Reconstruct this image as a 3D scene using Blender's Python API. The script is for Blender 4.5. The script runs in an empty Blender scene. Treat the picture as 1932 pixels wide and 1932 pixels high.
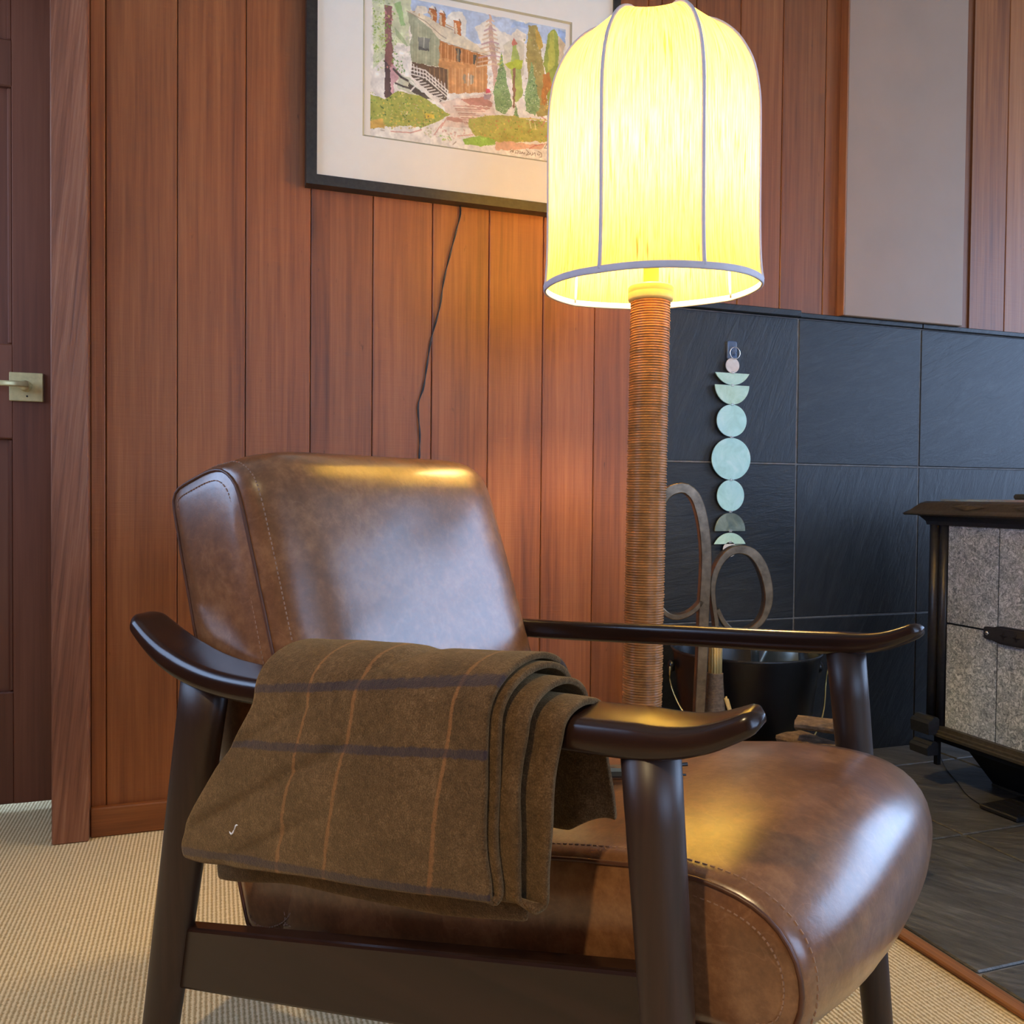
import bpy, bmesh, math, random
import numpy as np
from mathutils import Vector, Matrix, noise

# ------------------------------------------------------------------ camera, sky, exposure
scene = bpy.context.scene
COL = scene.collection
random.seed(7)

cam_data = bpy.data.cameras.new('camera')
cam_data.sensor_width = 36.0
cam_data.lens = 1630.0 / 1932.0 * 36.0
cam_data.clip_start = 0.02
cam = bpy.data.objects.new('camera', cam_data)
COL.objects.link(cam)
_th, _pi, _ro = 0.3330, -0.0217, 0.0093
_f = Vector((math.sin(_th) * math.cos(_pi), math.cos(_th) * math.cos(_pi), math.sin(_pi)))
_r = Vector((math.cos(_th), -math.sin(_th), 0.0))
_u = _r.cross(_f)
_r2 = _r * math.cos(_ro) + _u * math.sin(_ro)
_u2 = -_r * math.sin(_ro) + _u * math.cos(_ro)
cam.matrix_world = Matrix(((_r2.x, _u2.x, -_f.x, -1.631), (_r2.y, _u2.y, -_f.y, -2.145),
                           (_r2.z, _u2.z, -_f.z, 0.787), (0, 0, 0, 1)))
scene.camera = cam

world = bpy.data.worlds.new('sky')
scene.world = world
world.use_nodes = True
_bg = world.node_tree.nodes['Background']
_bg.inputs[0].default_value = (0.45, 0.64, 1.0, 1.0)
_bg.inputs[1].default_value = 5.5

def portal(name, loc, rot, sx, sy):
    l = bpy.data.lights.new(name, 'AREA')
    l.shape = 'RECTANGLE'; l.size = sx; l.size_y = sy
    l.cycles.is_portal = True
    o = bpy.data.objects.new(name, l); COL.objects.link(o)
    o.location = loc; o.rotation_euler = rot
    return o
# window openings (daylight enters here); the front one is added for fill
WIN_R = dict(x=2.6, y0=-3.0, y1=-0.15, z0=0.60, z1=2.38)
WIN_FILL = dict(y=-4.7, x0=-1.3, x1=1.6, z0=0.85, z1=2.15)
WIN_L = dict(x=-2.95, y0=-1.20, y1=-0.05, z0=0.92, z1=2.12)
portal('window_portal', (WIN_R['x'] + 0.09, (WIN_R['y0'] + WIN_R['y1']) / 2, (WIN_R['z0'] + WIN_R['z1']) / 2),
       (0, math.pi / 2, 0), WIN_R['z1'] - WIN_R['z0'], WIN_R['y1'] - WIN_R['y0'])
portal('window_portal', (WIN_L['x'] - 0.09, (WIN_L['y0'] + WIN_L['y1']) / 2, (WIN_L['z0'] + WIN_L['z1']) / 2),
       (0, -math.pi / 2, 0), WIN_L['z1'] - WIN_L['z0'], WIN_L['y1'] - WIN_L['y0'])
portal('window_portal', ((WIN_FILL['x0'] + WIN_FILL['x1']) / 2, WIN_FILL['y'] - 0.09, (WIN_FILL['z0'] + WIN_FILL['z1']) / 2),
       (math.pi / 2, 0, 0), WIN_FILL['x1'] - WIN_FILL['x0'], WIN_FILL['z1'] - WIN_FILL['z0'])
cy = scene.cycles
cy.max_bounces = 6; cy.diffuse_bounces = 4; cy.glossy_bounces = 3; cy.transmission_bounces = 4; cy.transparent_max_bounces = 6
cy.use_adaptive_sampling = True; cy.adaptive_threshold = 0.06
cy.sample_clamp_indirect = 6.0

scene.view_settings.view_transform = 'Standard'
scene.view_settings.look = 'None'
scene.view_settings.gamma = 1.0
scene.view_settings.use_curve_mapping = False
scene.view_settings.exposure = 0.42
LAMP_STRENGTH = 540.0
LAMP_COLOR = (1.0, 0.73, 0.34)

# warm recessed ceiling light up and to the left behind the camera
_cl = bpy.data.lights.new('ceiling_spot', 'SPOT')
_cl.energy = 92.0; _cl.color = (1.0, 0.77, 0.43); _cl.shadow_soft_size = 0.05
_cl.spot_size = math.radians(100); _cl.spot_blend = 0.3
ceiling_spot = bpy.data.objects.new('ceiling_spot', _cl); COL.objects.link(ceiling_spot)
ceiling_spot.location = (-2.62, -2.52, 2.47)

# ------------------------------------------------------------------ helpers
def srgb(r, g, b):
    def c(v):
        v = v / 255.0
        return v / 12.92 if v <= 0.04045 else ((v + 0.055) / 1.055) ** 2.4
    return (c(r), c(g), c(b), 1.0)

def tag(o, label=None, category=None, group=None, kind=None):
    if label: o['label'] = label
    if category: o['category'] = category
    if group: o['group'] = group
    if kind: o['kind'] = kind
    return o

def link(name, me, mat=None, parent=None, smooth=False):
    if mat is not None and len(me.materials) == 0:
        me.materials.append(mat)
    if smooth:
        me.polygons.foreach_set('use_smooth', [True] * len(me.polygons))
    o = bpy.data.objects.new(name, me)
    COL.objects.link(o)
    if parent is not None:
        o.parent = parent
    return o

def mesh(name, verts, faces, mat=None, parent=None, smooth=False):
    me = bpy.data.meshes.new(name)
    me.from_pydata([tuple(v) for v in verts], [], faces)
    me.validate()
    bm = bmesh.new(); bm.from_mesh(me)
    bmesh.ops.recalc_face_normals(bm, faces=bm.faces)
    bm.to_mesh(me); bm.free()
    me.update()
    return link(name, me, mat, parent, smooth)

def empty(name, loc=(0, 0, 0), rz=0.0, label=None, category=None, group=None, kind=None):
    o = bpy.data.objects.new(name, None)
    o.empty_display_size = 0.05
    COL.objects.link(o)
    o.location = loc; o.rotation_euler = (0, 0, rz)
    return tag(o, label, category, group, kind)

def box_mesh(name, x0, x1, y0, y1, z0, z1, bevel=0.0, seg=1):
    bm = bmesh.new()
    bmesh.ops.create_cube(bm, size=1.0)
    for v in bm.verts:
        v.co = Vector((x0 if v.co.x < 0 else x1, y0 if v.co.y < 0 else y1, z0 if v.co.z < 0 else z1))
    if bevel > 0:
        bmesh.ops.bevel(bm, geom=list(bm.edges), offset=bevel, segments=seg, profile=0.5, affect='EDGES')
    me = bpy.data.meshes.new(name)
    bm.to_mesh(me); bm.free()
    return me

def box(name, x0, x1, y0, y1, z0, z1, mat, parent=None, bevel=0.0, seg=1, smooth=False):
    return link(name, box_mesh(name, x0, x1, y0, y1, z0, z1, bevel, seg), mat, parent, smooth)

def catmull(pts, n, closed=False):
    P = [Vector(p) for p in pts]
    m = len(P)
    segs = m if closed else m - 1
    dense = []
    K = 24
    for i in range(segs):
        if closed:
            a, b, c, d = P[(i - 1) % m], P[i], P[(i + 1) % m], P[(i + 2) % m]
        else:
            b, c = P[i], P[i + 1]
            a = P[i - 1] if i > 0 else b + (b - c)
            d = P[i + 2] if i + 2 < m else c + (c - b)
        for k in range(K):
            t = k / K
            dense.append(0.5 * ((2 * b) + (c - a) * t + (2 * a - 5 * b + 4 * c - d) * t * t + (3 * b - a - 3 * c + d) * t ** 3))
    dense.append(P[0].copy() if closed else P[-1].copy())
    L = [0.0]
    for i in range(1, len(dense)):
        L.append(L[-1] + (dense[i] - dense[i - 1]).length)
    out = []
    cnt = n if closed else n - 1
    j = 0
    for i in range(n):
        t = L[-1] * i / cnt
        while j < len(L) - 2 and L[j + 1] < t:
            j += 1
        d = L[j + 1] - L[j]
        out.append(dense[j].lerp(dense[j + 1], 0 if d < 1e-12 else (t - L[j]) / d))
    return out

def sweep(name, path, prof, mat=None, parent=None, up=Vector((0, 0, 1)), scale=None, cap=True, smooth=True, closed=False):
    """sweep a closed 2D profile [(a,b)] along path; a goes sideways, b along up."""
    V, F = [], []
    n = len(path); m = len(prof)
    for i, p in enumerate(path):
        p = Vector(p)
        if closed:
            t = Vector(path[(i + 1) % n]) - Vector(path[i - 1])
        else:
            t = Vector(path[min(i + 1, n - 1)]) - Vector(path[max(i - 1, 0)])
        t.normalize()
        side = t.cross(up)
        if side.length < 1e-6:
            side = Vector((1, 0, 0))
        side.normalize()
        u = side.cross(t).normalized()
        sa, sb = scale[i] if scale else (1, 1)
        for a, b in prof:
            V.append(p + side * (a * sa) + u * (b * sb))
    R = n if closed else n - 1
    for i in range(R):
        for j in range(m):
            i2 = (i + 1) % n
            F.append((i * m + j, i * m + (j + 1) % m, i2 * m + (j + 1) % m, i2 * m + j))
    if cap and not closed:
        F.append(tuple(range(m - 1, -1, -1)))
        F.append(tuple((n - 1) * m + j for j in range(m)))
    return mesh(name, V, F, mat, parent, smooth)

def circ(r, n=10, r2=None):
    r2 = r if r2 is None else r2
    return [(r * math.cos(2 * math.pi * k / n), r2 * math.sin(2 * math.pi * k / n)) for k in range(n)]

def rrect(w, h, r, k=4):
    out = []
    for cx, cy, a0 in ((w / 2 - r, h / 2 - r, 0), (-w / 2 + r, h / 2 - r, 90), (-w / 2 + r, -h / 2 + r, 180), (w / 2 - r, -h / 2 + r, 270)):
        for i in range(k + 1):
            a = math.radians(a0 + 90 * i / k)
            out.append((cx + r * math.cos(a), cy + r * math.sin(a)))
    return out

def tube(name, path, r, mat=None, parent=None, n=8, up=Vector((0, 0, 1))):
    return sweep(name, path, circ(r, n), mat, parent, up)

def lathe(name, prof, mat=None, parent=None, n=32, smooth=True, cap=True):
    """prof: list of (r, z) bottom to top"""
    V, F = [], []
    m = len(prof)
    for r, z in prof:
        for k in range(n):
            a = 2 * math.pi * k / n
            V.append((r * math.cos(a), r * math.sin(a), z))
    for i in range(m - 1):
        for k in range(n):
            F.append((i * n + k, i * n + (k + 1) % n, (i + 1) * n + (k + 1) % n, (i + 1) * n + k))
    if cap:
        F.append(tuple(range(n - 1, -1, -1)))
        F.append(tuple((m - 1) * n + k for k in range(n)))
    return mesh(name, V, F, mat, parent, smooth)

def prism(name, pts, y0, y1, mat=None, parent=None, bevel=0.0):
    """polygon in xz extruded in y"""
    n = len(pts)
    V = [(x, y0, z) for x, z in pts] + [(x, y1, z) for x, z in pts]
    F = [tuple(range(n)), tuple(range(2 * n - 1, n - 1, -1))]
    for i in range(n):
        F.append((i, (i + 1) % n, n + (i + 1) % n, n + i))
    return mesh(name, V, F, mat, parent)

# ------------------------------------------------------------------ materials
class NT:
    def __init__(self, name):
        self.m = bpy.data.materials.new(name)
        self.m.use_nodes = True
        self.t = self.m.node_tree
        self.n = self.t.nodes
        self.b = self.n['Principled BSDF']
    def add(self, typ, **kw):
        n = self.n.new(typ)
        for k, v in kw.items():
            if k.startswith('i_'):
                n.inputs[k[2:].replace('_', ' ')].default_value = v
            else:
                setattr(n, k, v)
        return n
    def ln(self, a, ao, b, bi):
        self.t.links.new(a.outputs[ao], b.inputs[bi])
    def ramp(self, stops, interp='LINEAR'):
        n = self.n.new('ShaderNodeValToRGB')
        n.color_ramp.interpolation = interp
        e = n.color_ramp.elements
        while len(e) < len(stops):
            e.new(0.5)
        for i, (p, c) in enumerate(stops):
            e[i].position = p
            e[i].color = c if len(c) == 4 else (*c, 1)
        return n
    def mix(self, fac=None, a=None, b=None, mode='MIX'):
        n = self.n.new('ShaderNodeMix')
        n.data_type = 'RGBA'; n.blend_type = mode
        if isinstance(fac, (int, float)): n.inputs[0].default_value = fac
        elif fac: self.t.links.new(fac, n.inputs[0])
        for idx, v in ((6, a), (7, b)):
            if v is None: continue
            if isinstance(v, tuple): n.inputs[idx].default_value = v
            else: self.t.links.new(v, n.inputs[idx])
        return n
    def math(self, op, a=None, b=None, c=None):
        n = self.n.new('ShaderNodeMath'); n.operation = op
        for i, v in enumerate((a, b, c)):
            if v is None: continue
            if isinstance(v, (int, float)): n.inputs[i].default_value = v
            else: self.t.links.new(v, n.inputs[i])
        return n.outputs[0]
    def coords(self, scale=(1, 1, 1), rand=0.0, kind='Object', tilt=0.0):
        tc = self.add('ShaderNodeTexCoord')
        mp = self.add('ShaderNodeMapping')
        mp.inputs['Scale'].default_value = scale
        if tilt:
            vr = self.add('ShaderNodeVectorRotate', rotation_type='Y_AXIS')
            vr.inputs['Angle'].default_value = tilt
            self.ln(tc, kind, vr, 'Vector'); self.ln(vr, 0, mp, 'Vector')
        else:
            self.ln(tc, kind, mp, 'Vector')
        if rand:
            oi = self.add('ShaderNodeObjectInfo')
            cx = self.add('ShaderNodeCombineXYZ')
            for i, f in enumerate((rand, rand * 1.7, rand * 2.3)):
                self.t.links.new(self.math('MULTIPLY', oi.outputs['Random'], f), cx.inputs[i])
            self.ln(cx, 0, mp, 'Location')
        return mp
    def noise(self, mp, scale=5.0, detail=4.0, rough=0.55, dist=0.0):
        n = self.add('ShaderNodeTexNoise')
        n.inputs['Scale'].default_value = scale
        n.inputs['Detail'].default_value = detail
        n.inputs['Roughness'].default_value = rough
        n.inputs['Distortion'].default_value = dist
        self.ln(mp, 0, n, 'Vector')
        return n
    def bump(self, height, strength=0.3, dist=0.002):
        n = self.add('ShaderNodeBump')
        n.inputs['Strength'].default_value = strength
        n.inputs['Distance'].default_value = dist
        self.t.links.new(height, n.inputs['Height'])
        self.t.links.new(n.outputs[0], self.b.inputs['Normal'])
        return n
    def base(self, out):
        self.t.links.new(out, self.b.inputs['Base Color'])
    def set(self, **kw):
        for k, v in kw.items():
            self.b.inputs[k.replace('_', ' ')].default_value = v
        return self

def plain(name, col, rough=0.5, metal=0.0, var=0.06, scale=40.0, bump=0.0, spec=0.5, bdist=0.001):
    m = NT(name)
    mp = m.coords()
    ns = m.noise(mp, scale, 5, 0.6)
    d = tuple(c * (1 - 3 * var) for c in col[:3]) + (1,)
    l = tuple(min(1, c * (1 + 3 * var)) for c in col[:3]) + (1,)
    rp = m.ramp([(0.3, d), (0.7, l)])
    m.ln(ns, 'Fac', rp, 'Fac')
    m.base(rp.outputs[0])
    m.set(Roughness=rough, Metallic=metal)
    m.b.inputs['Specular IOR Level'].default_value = spec
    if bump:
        m.bump(ns.outputs['Fac'], bump, bdist)
    return m.m

def wood(name, cols, axis='Z', rough=0.45, grain=1.0, knots=True, bump=0.25, saw=0.0, spec=0.5, strong=False, tilt=0.0):
    """grain runs along axis; cols = dark, mid, light"""
    m = NT(name)
    k = {'X': 0, 'Y': 1, 'Z': 2}[axis]
    sc = [34.0 * grain] * 3; sc[k] = 0.9 * grain
    sb = [5.0] * 3; sb[k] = 0.45
    mp = m.coords(tuple(sc), 37.0, tilt=tilt)
    n1 = m.noise(mp, 3.0, 4, 0.62, 0.3)
    mb = m.coords(tuple(sb), 61.0)
    n2 = m.noise(mb, 1.6, 3, 0.5, 0.6)
    f = m.math('ADD', m.math('MULTIPLY', n1.outputs['Fac'], 0.62 if strong else 0.45), m.math('MULTIPLY', n2.outputs['Fac'], 0.38 if strong else 0.55))
    rp = m.ramp([(0.30, cols[0]), (0.5, cols[1]), (0.72, cols[2])])
    m.t.links.new(f, rp.inputs[0])
    oi = m.add('ShaderNodeObjectInfo')
    tone = m.math('MULTIPLY_ADD', oi.outputs['Random'], 0.34, 0.83)
    mx = m.mix(1.0, rp.outputs[0], None, 'MULTIPLY')
    cc = m.add('ShaderNodeCombineColor')
    for i in range(3): m.t.links.new(tone, cc.inputs[i])
    m.ln(cc, 0, mx, 7)
    last = mx.outputs[2]
    if knots:
        sk = [7.0] * 3; sk[k] = 2.2
        mk = m.coords(tuple(sk), 91.0)
        vo = m.add('ShaderNodeTexVoronoi'); vo.inputs['Scale'].default_value = 1.0
        m.ln(mk, 0, vo, 'Vector')
        rk = m.ramp([(0.05, (1, 1, 1, 1)), (0.22, (0, 0, 0, 1))])
        m.ln(vo, 'Distance', rk, 'Fac')
        sel = m.math('GREATER_THAN', vo.outputs['Color'], 0.72)
        sep = m.add('ShaderNodeSeparateColor'); m.ln(vo, 'Color', sep, 0)
        sel = m.math('GREATER_THAN', sep.outputs[0], 0.80)
        fk = m.math('MULTIPLY', m.math('MULTIPLY', rk.outputs[0], sel), 0.45)
        dk = tuple(c * 0.25 for c in cols[0][:3]) + (1,)
        mk2 = m.mix(fk, last, dk)
        last = mk2.outputs[2]
        # fine dark pecks and pale scratches with a shape of their own
        st = [90.0] * 3; st[k] = 22.0
        ms = m.coords(tuple(st), 13.0)
        ns = m.noise(ms, 1.0, 2, 0.5)
        rs = m.ramp([(0.73, (0, 0, 0, 1)), (0.80, (1, 1, 1, 1))])
        m.ln(ns, 'Fac', rs, 'Fac')
        mk3 = m.mix(m.math('MULTIPLY', rs.outputs[0], 0.5), last, dk)
        last = mk3.outputs[2]
    m.base(last)
    m.set(Roughness=rough)
    m.b.inputs['Specular IOR Level'].default_value = spec
    h = n1.outputs['Fac']
    if saw:
        ss = [4.0] * 3; ss[k] = 160.0
        msw = m.coords(tuple(ss), 17.0)
        nsw = m.noise(msw, 1.4, 3, 0.6)
        h = m.math('ADD', h, m.math('MULTIPLY', nsw.outputs['Fac'], saw))
    m.bump(h, bump, 0.0015)
    return m.m

CEDAR = (srgb(96, 48, 22), srgb(138, 80, 40), srgb(166, 104, 58))
M_PLANK = wood('cedar_plank', CEDAR, 'Z', 0.46, 1.0, True, 0.30, 0.7, 0.5)
M_TRIM = wood('fir_trim', (srgb(88, 50, 32), srgb(124, 78, 54), srgb(152, 106, 78)), 'Z', 0.5, 1.5, False, 0.9, 0.0, 0.4, True, -0.09)
M_BASE = wood('baseboard_wood', (srgb(96, 50, 22), srgb(136, 78, 36), srgb(166, 104, 56)), 'X', 0.45, 1.4, False, 0.3)
M_HTRIM = wood('hearth_trim_wood', (srgb(94, 56, 30), srgb(136, 88, 50), srgb(164, 116, 74)), 'Y', 0.45, 1.4, False, 0.3)
M_DOOR = wood('door_wood', (srgb(80, 40, 24), srgb(106, 60, 40), srgb(120, 74, 52)), 'Z', 0.4, 0.8, False, 0.12)
M_EDGE = wood('plank_edge_wood', (srgb(112, 64, 36), srgb(146, 92, 56), srgb(168, 114, 76)), 'Z', 0.45, 1.0, False, 0.2)
M_WALNUT = wood('dark_stained_wood', (srgb(22, 12, 9), srgb(38, 22, 16), srgb(52, 31, 23)), 'X', 0.24, 1.0, False, 0.06, 0.0, 0.5)
M_WALNUT_LEG = wood('dark_stained_leg_wood', (srgb(28, 17, 12), srgb(46, 30, 22), srgb(62, 41, 31)), 'Z', 0.42, 1.0, False, 0.06, 0.0, 0.5)
M_BACKING = plain('groove_dark', srgb(40, 18, 10), 0.8)
M_TAUPE = plain('taupe_paint', srgb(156, 128, 106), 0.55, 0, 0.015, 6.0, 0.05)
M_PLASTER = plain('cream_plaster', srgb(196, 182, 160), 0.8, 0, 0.02, 8.0)
M_BLACKFRAME = plain('black_brushed_frame', srgb(38, 36, 32), 0.38, 0.0, 0.16, 90.0, 0.08)
M_MAT = plain('cream_mat_board', srgb(240, 235, 219), 0.85, 0, 0.006, 20.0)
M_MATBEVEL = plain('olive_mat_bevel', srgb(172, 168, 138), 0.8, 0, 0.02)
M_BRASS = plain('satin_brass', srgb(216, 204, 150), 0.34, 0.45, 0.04, 60.0, 0.03)
M_CORD = plain('black_cord', srgb(20, 18, 18), 0.45)
M_STEEL = plain('raw_steel', srgb(122, 108, 92), 0.27, 0.9, 0.14, 38.0, 0.10)
M_BUCKET = plain('black_enamel', srgb(14, 14, 16), 0.32, 0.0, 0.1, 20.0)
M_RIM = plain('worn_rim_metal', srgb(60, 62, 66), 0.28, 0.7, 0.1)
M_BAIL = plain('brassy_wire', srgb(206, 190, 128), 0.3, 0.85, 0.05)
M_IRON = plain('cast_iron_paint', srgb(50, 52, 58), 0.36, 0.25, 0.06, 120.0, 0.12)
M_IRON2 = plain('cast_iron_brown', srgb(82, 76, 66), 0.38, 0.4, 0.08, 90.0, 0.15)
M_IRON_DK = plain('stove_black', srgb(16, 17, 20), 0.55)
M_STRAW = wood('broom_straw', (srgb(150, 120, 66), srgb(190, 164, 104), srgb(214, 196, 142)), 'Z', 0.6, 3.0, False, 0.3)
M_TWINE = plain('brown_twine', srgb(120, 98, 76), 0.8, 0, 0.12, 160.0, 0.4)
M_BARK = plain('grey_bark', srgb(110, 92, 74), 0.9, 0, 0.16, 60.0, 0.9, 0.3, 0.004)
M_SPLIT = wood('split_wood', (srgb(150, 112, 70), srgb(188, 152, 104), srgb(206, 176, 132)), 'Y', 0.75, 1.4, False, 0.5)
M_WHITE = plain('white_lint', srgb(225, 225, 225), 0.7)
M_SCREW = plain('bright_screw', srgb(225, 222, 214), 0.25, 0.8, 0.02)
M_GREYMETAL = plain('grey_satin_metal', srgb(120, 128, 126), 0.3, 0.8, 0.06)
M_DARKPLASTIC = plain('dark_plastic', srgb(30, 26, 22), 0.4)

def m_leather():
    m = NT('brown_leather')
    mp = m.coords()
    n1 = m.noise(mp, 9.0, 5, 0.62, 0.0)
    n2 = m.noise(mp, 70.0, 6, 0.72, 0.0)
    f = m.math('ADD', m.math('MULTIPLY', n1.outputs['Fac'], 0.6), m.math('MULTIPLY', n2.outputs['Fac'], 0.4))
    rp = m.ramp([(0.36, srgb(92, 58, 34)), (0.5, srgb(120, 79, 49)), (0.64, srgb(150, 106, 70))])
    m.t.links.new(f, rp.inputs[0])
    # pale hairline scuffs
    n3 = m.noise(mp, 8.0, 3, 0.55, 0.6)
    line = m.math('ABSOLUTE', m.math('SUBTRACT', n3.outputs['Fac'], 0.5))
    rv = m.ramp([(0.0, (1, 1, 1, 1)), (0.007, (0, 0, 0, 1))])
    m.t.links.new(line, rv.inputs[0])
    ms = m.mix(m.math('MULTIPLY', m.math('MULTIPLY', rv.outputs[0], n2.outputs['Fac']), 0.26), rp.outputs[0], srgb(176, 134, 104))
    m.base(ms.outputs[2])
    vf = m.noise(mp, 210.0, 2, 0.5)
    h = m.math('ADD', m.math('MULTIPLY', vf.outputs['Fac'], 0.35), m.math('MULTIPLY', n2.outputs['Fac'], 1.3))
    m.bump(h, 0.10, 0.0025)
    m.set(Roughness=0.30)
    m.b.inputs['Specular IOR Level'].default_value = 0.62
    m.b.inputs['Coat Weight'].default_value = 0.55
    m.b.inputs['Coat Roughness'].default_value = 0.24
    m.b.inputs['Coat IOR'].default_value = 1.6
    return m.m
M_LEATHER = m_leather()
M_STITCH = plain('tan_thread', srgb(150, 116, 92), 0.7)
M_SEAM = plain('leather_seam', srgb(86, 52, 36), 0.4)

def m_blanket():
    m = NT('plaid_wool')
    uv = m.add('ShaderNodeUVMap'); uv.uv_map = 'UVMap'
    sep = m.add('ShaderNodeSeparateXYZ'); m.ln(uv, 0, sep, 0)
    mp = m.coords()
    nz = m.noise(mp, 130.0, 4, 0.7)
    nl = m.noise(mp, 18.0, 4, 0.6)
    nf = m.noise(mp, 700.0, 3, 0.7)
    wob = m.math('MULTIPLY', m.math('SUBTRACT', nz.outputs['Fac'], 0.5), 0.006)
    rp = m.ramp([(0.38, srgb(54, 39, 24)), (0.52, srgb(86, 63, 40)), (0.66, srgb(126, 98, 68))])
    m.t.links.new(m.math('ADD', m.math('MULTIPLY', nf.outputs['Fac'], 0.5), m.math('ADD', m.math('MULTIPLY', nz.outputs['Fac'], 0.3), m.math('MULTIPLY', nl.outputs['Fac'], 0.22))), rp.inputs[0])
    def stripes(coord, centers, w, soft):
        tot = None
        for c in centers:
            d = m.math('ABSOLUTE', m.math('SUBTRACT', m.math('ADD', coord, wob), c))
            s = m.n.new('ShaderNodeMapRange'); s.interpolation_type = 'SMOOTHSTEP'
            m.t.links.new(d, s.inputs[0])
            s.inputs[1].default_value = w; s.inputs[2].default_value = w + soft
            s.inputs[3].default_value = 1.0; s.inputs[4].default_value = 0.0
            tot = s.outputs[0] if tot is None else m.math('MAXIMUM', tot, s.outputs[0])
        return tot
    navy = stripes(sep.outputs[1], BL_NAVY, 0.0030, 0.0022)
    oran = stripes(sep.outputs[0], BL_ORANGE, 0.0012, 0.0022)
    mo = m.mix(m.math('MULTIPLY', oran, m.math('MULTIPLY_ADD', nf.outputs['Fac'], 0.7, 0.15)), rp.outputs[0], srgb(156, 104, 62))
    mn = m.mix(m.math('MULTIPLY', navy, m.math('MULTIPLY_ADD', nf.outputs['Fac'], 0.6, 0.4)), mo.outputs[2], srgb(36, 37, 56))
    m.base(mn.outputs[2])
    m.set(Roughness=0.95)
    m.b.inputs['Specular IOR Level'].default_value = 0.1
    m.b.inputs['Sheen Weight'].default_value = 0.55
    m.b.inputs['Sheen Roughness'].default_value = 0.5
    m.b.inputs['Sheen Tint'].default_value = srgb(200, 170, 120)
    h = m.math('ADD', nf.outputs['Fac'], m.math('MULTIPLY', nz.outputs['Fac'], 1.2))
    m.bump(h, 0.5, 0.003)
    return m.m
BL_NAVY = (0.593, 0.534, 0.408)
BL_ORANGE = (0.2595, 0.3915, 0.4625)

def m_carpet():
    m = NT('beige_ribbed_carpet')
    mp = m.coords()
    n1 = m.noise(mp, 230.0, 4, 0.7)
    n2 = m.noise(mp, 1.3, 3, 0.5)
    sp = m.add('ShaderNodeSeparateXYZ'); m.ln(mp, 0, sp, 0)
    wig = m.math('MULTIPLY', m.math('SUBTRACT', n1.outputs['Fac'], 0.5), 0.0075)
    ph = m.math('MULTIPLY', m.math('ADD', sp.outputs[0], wig), 2 * math.pi / 0.0078)
    rib = m.math('MULTIPLY_ADD', m.math('SINE', ph), 0.5, 0.5)
    py = m.math('MULTIPLY', m.math('ADD', sp.outputs[1], wig), 2 * math.pi / 0.0125)
    loop = m.math('MULTIPLY_ADD', m.math('SINE', py), 0.5, 0.5)
    h = m.math('ADD', m.math('MULTIPLY', rib, 0.62), m.math('ADD', m.math('MULTIPLY', loop, 0.10), m.math('MULTIPLY', n1.outputs['Fac'], 0.45)))
    rp = m.ramp([(0.30, srgb(178, 152, 108)), (0.60, srgb(226, 201, 152)), (0.92, srgb(242, 222, 178))])
    m.t.links.new(h, rp.inputs[0])
    rl = m.ramp([(0.35, (0.9, 0.9, 0.9, 1)), (0.65, (1, 1, 1, 1))])
    m.ln(n2, 'Fac', rl, 'Fac')
    mm = m.mix(1.0, rp.outputs[0], rl.outputs[0], 'MULTIPLY')
    m.base(mm.outputs[2])
    m.set(Roughness=0.95)
    m.b.inputs['Specular IOR Level'].default_value = 0.1
    m.bump(h, 0.55, 0.005)
    return m.m
M_CARPET = m_carpet()

def m_slate(name, c0, c1, c2, rough, stretch, bump, scale=7.0, floor=False):
    m = NT(name)
    tc = m.add('ShaderNodeTexCoord')
    oi = m.add('ShaderNodeObjectInfo')
    vr = m.add('ShaderNodeVectorRotate')
    vr.rotation_type = 'Z_AXIS' if floor else 'Y_AXIS'
    m.ln(tc, 'Object', vr, 'Vector')
    m.t.links.new(m.math('MULTIPLY', oi.outputs['Random'], 1.3), vr.inputs['Angle'])
    mp = m.add('ShaderNodeMapping'); mp.inputs['Scale'].default_value = stretch
    m.ln(vr, 0, mp, 'Vector')
    cx = m.add('ShaderNodeCombineXYZ')
    for i, f in enumerate((31.0, 57.0, 83.0)):
        m.t.links.new(m.math('MULTIPLY', oi.outputs['Random'], f), cx.inputs[i])
    m.ln(cx, 0, mp, 'Location')
    n1 = m.noise(mp, scale, 8, 0.62, 0.9)
    n2 = m.noise(mp, scale * 6, 5, 0.7, 0.4)
    big = m.noise(mp, scale * 0.2, 3, 0.5, 0.5)
    f = m.math('ADD', m.math('MULTIPLY', n1.outputs['Fac'], 0.55), m.math('ADD', m.math('MULTIPLY', n2.outputs['Fac'], 0.25), m.math('MULTIPLY', big.outputs['Fac'], 0.2)))
    rp = m.ramp([(0.36, c0), (0.52, c1), (0.70, c2)])
    m.t.links.new(f, rp.inputs[0])
    m.base(rp.outputs[0])
    m.set(Roughness=rough)
    m.b.inputs['Specular IOR Level'].default_value = 0.5 if floor else 0.38
    m.bump(m.math('ADD', n1.outputs['Fac'], m.math('MULTIPLY', n2.outputs['Fac'], 0.35)), bump, 0.006)
    return m.m
M_SLATE = m_slate('wall_slate', srgb(24, 25, 26), srgb(35, 36, 37), srgb(50, 51, 52), 0.44, (1.0, 1.0, 5.0), 0.35)
M_SLATE_F = m_slate('hearth_slate', srgb(50, 50, 48), srgb(78, 77, 73), srgb(122, 119, 112), 0.42, (1.0, 5.0, 1.0), 0.6, 9.0, True)
M_GROUT = plain('dark_grout', srgb(112, 110, 108), 0.9, 0, 0.1)
M_SOAP = NT('soapstone')
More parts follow.
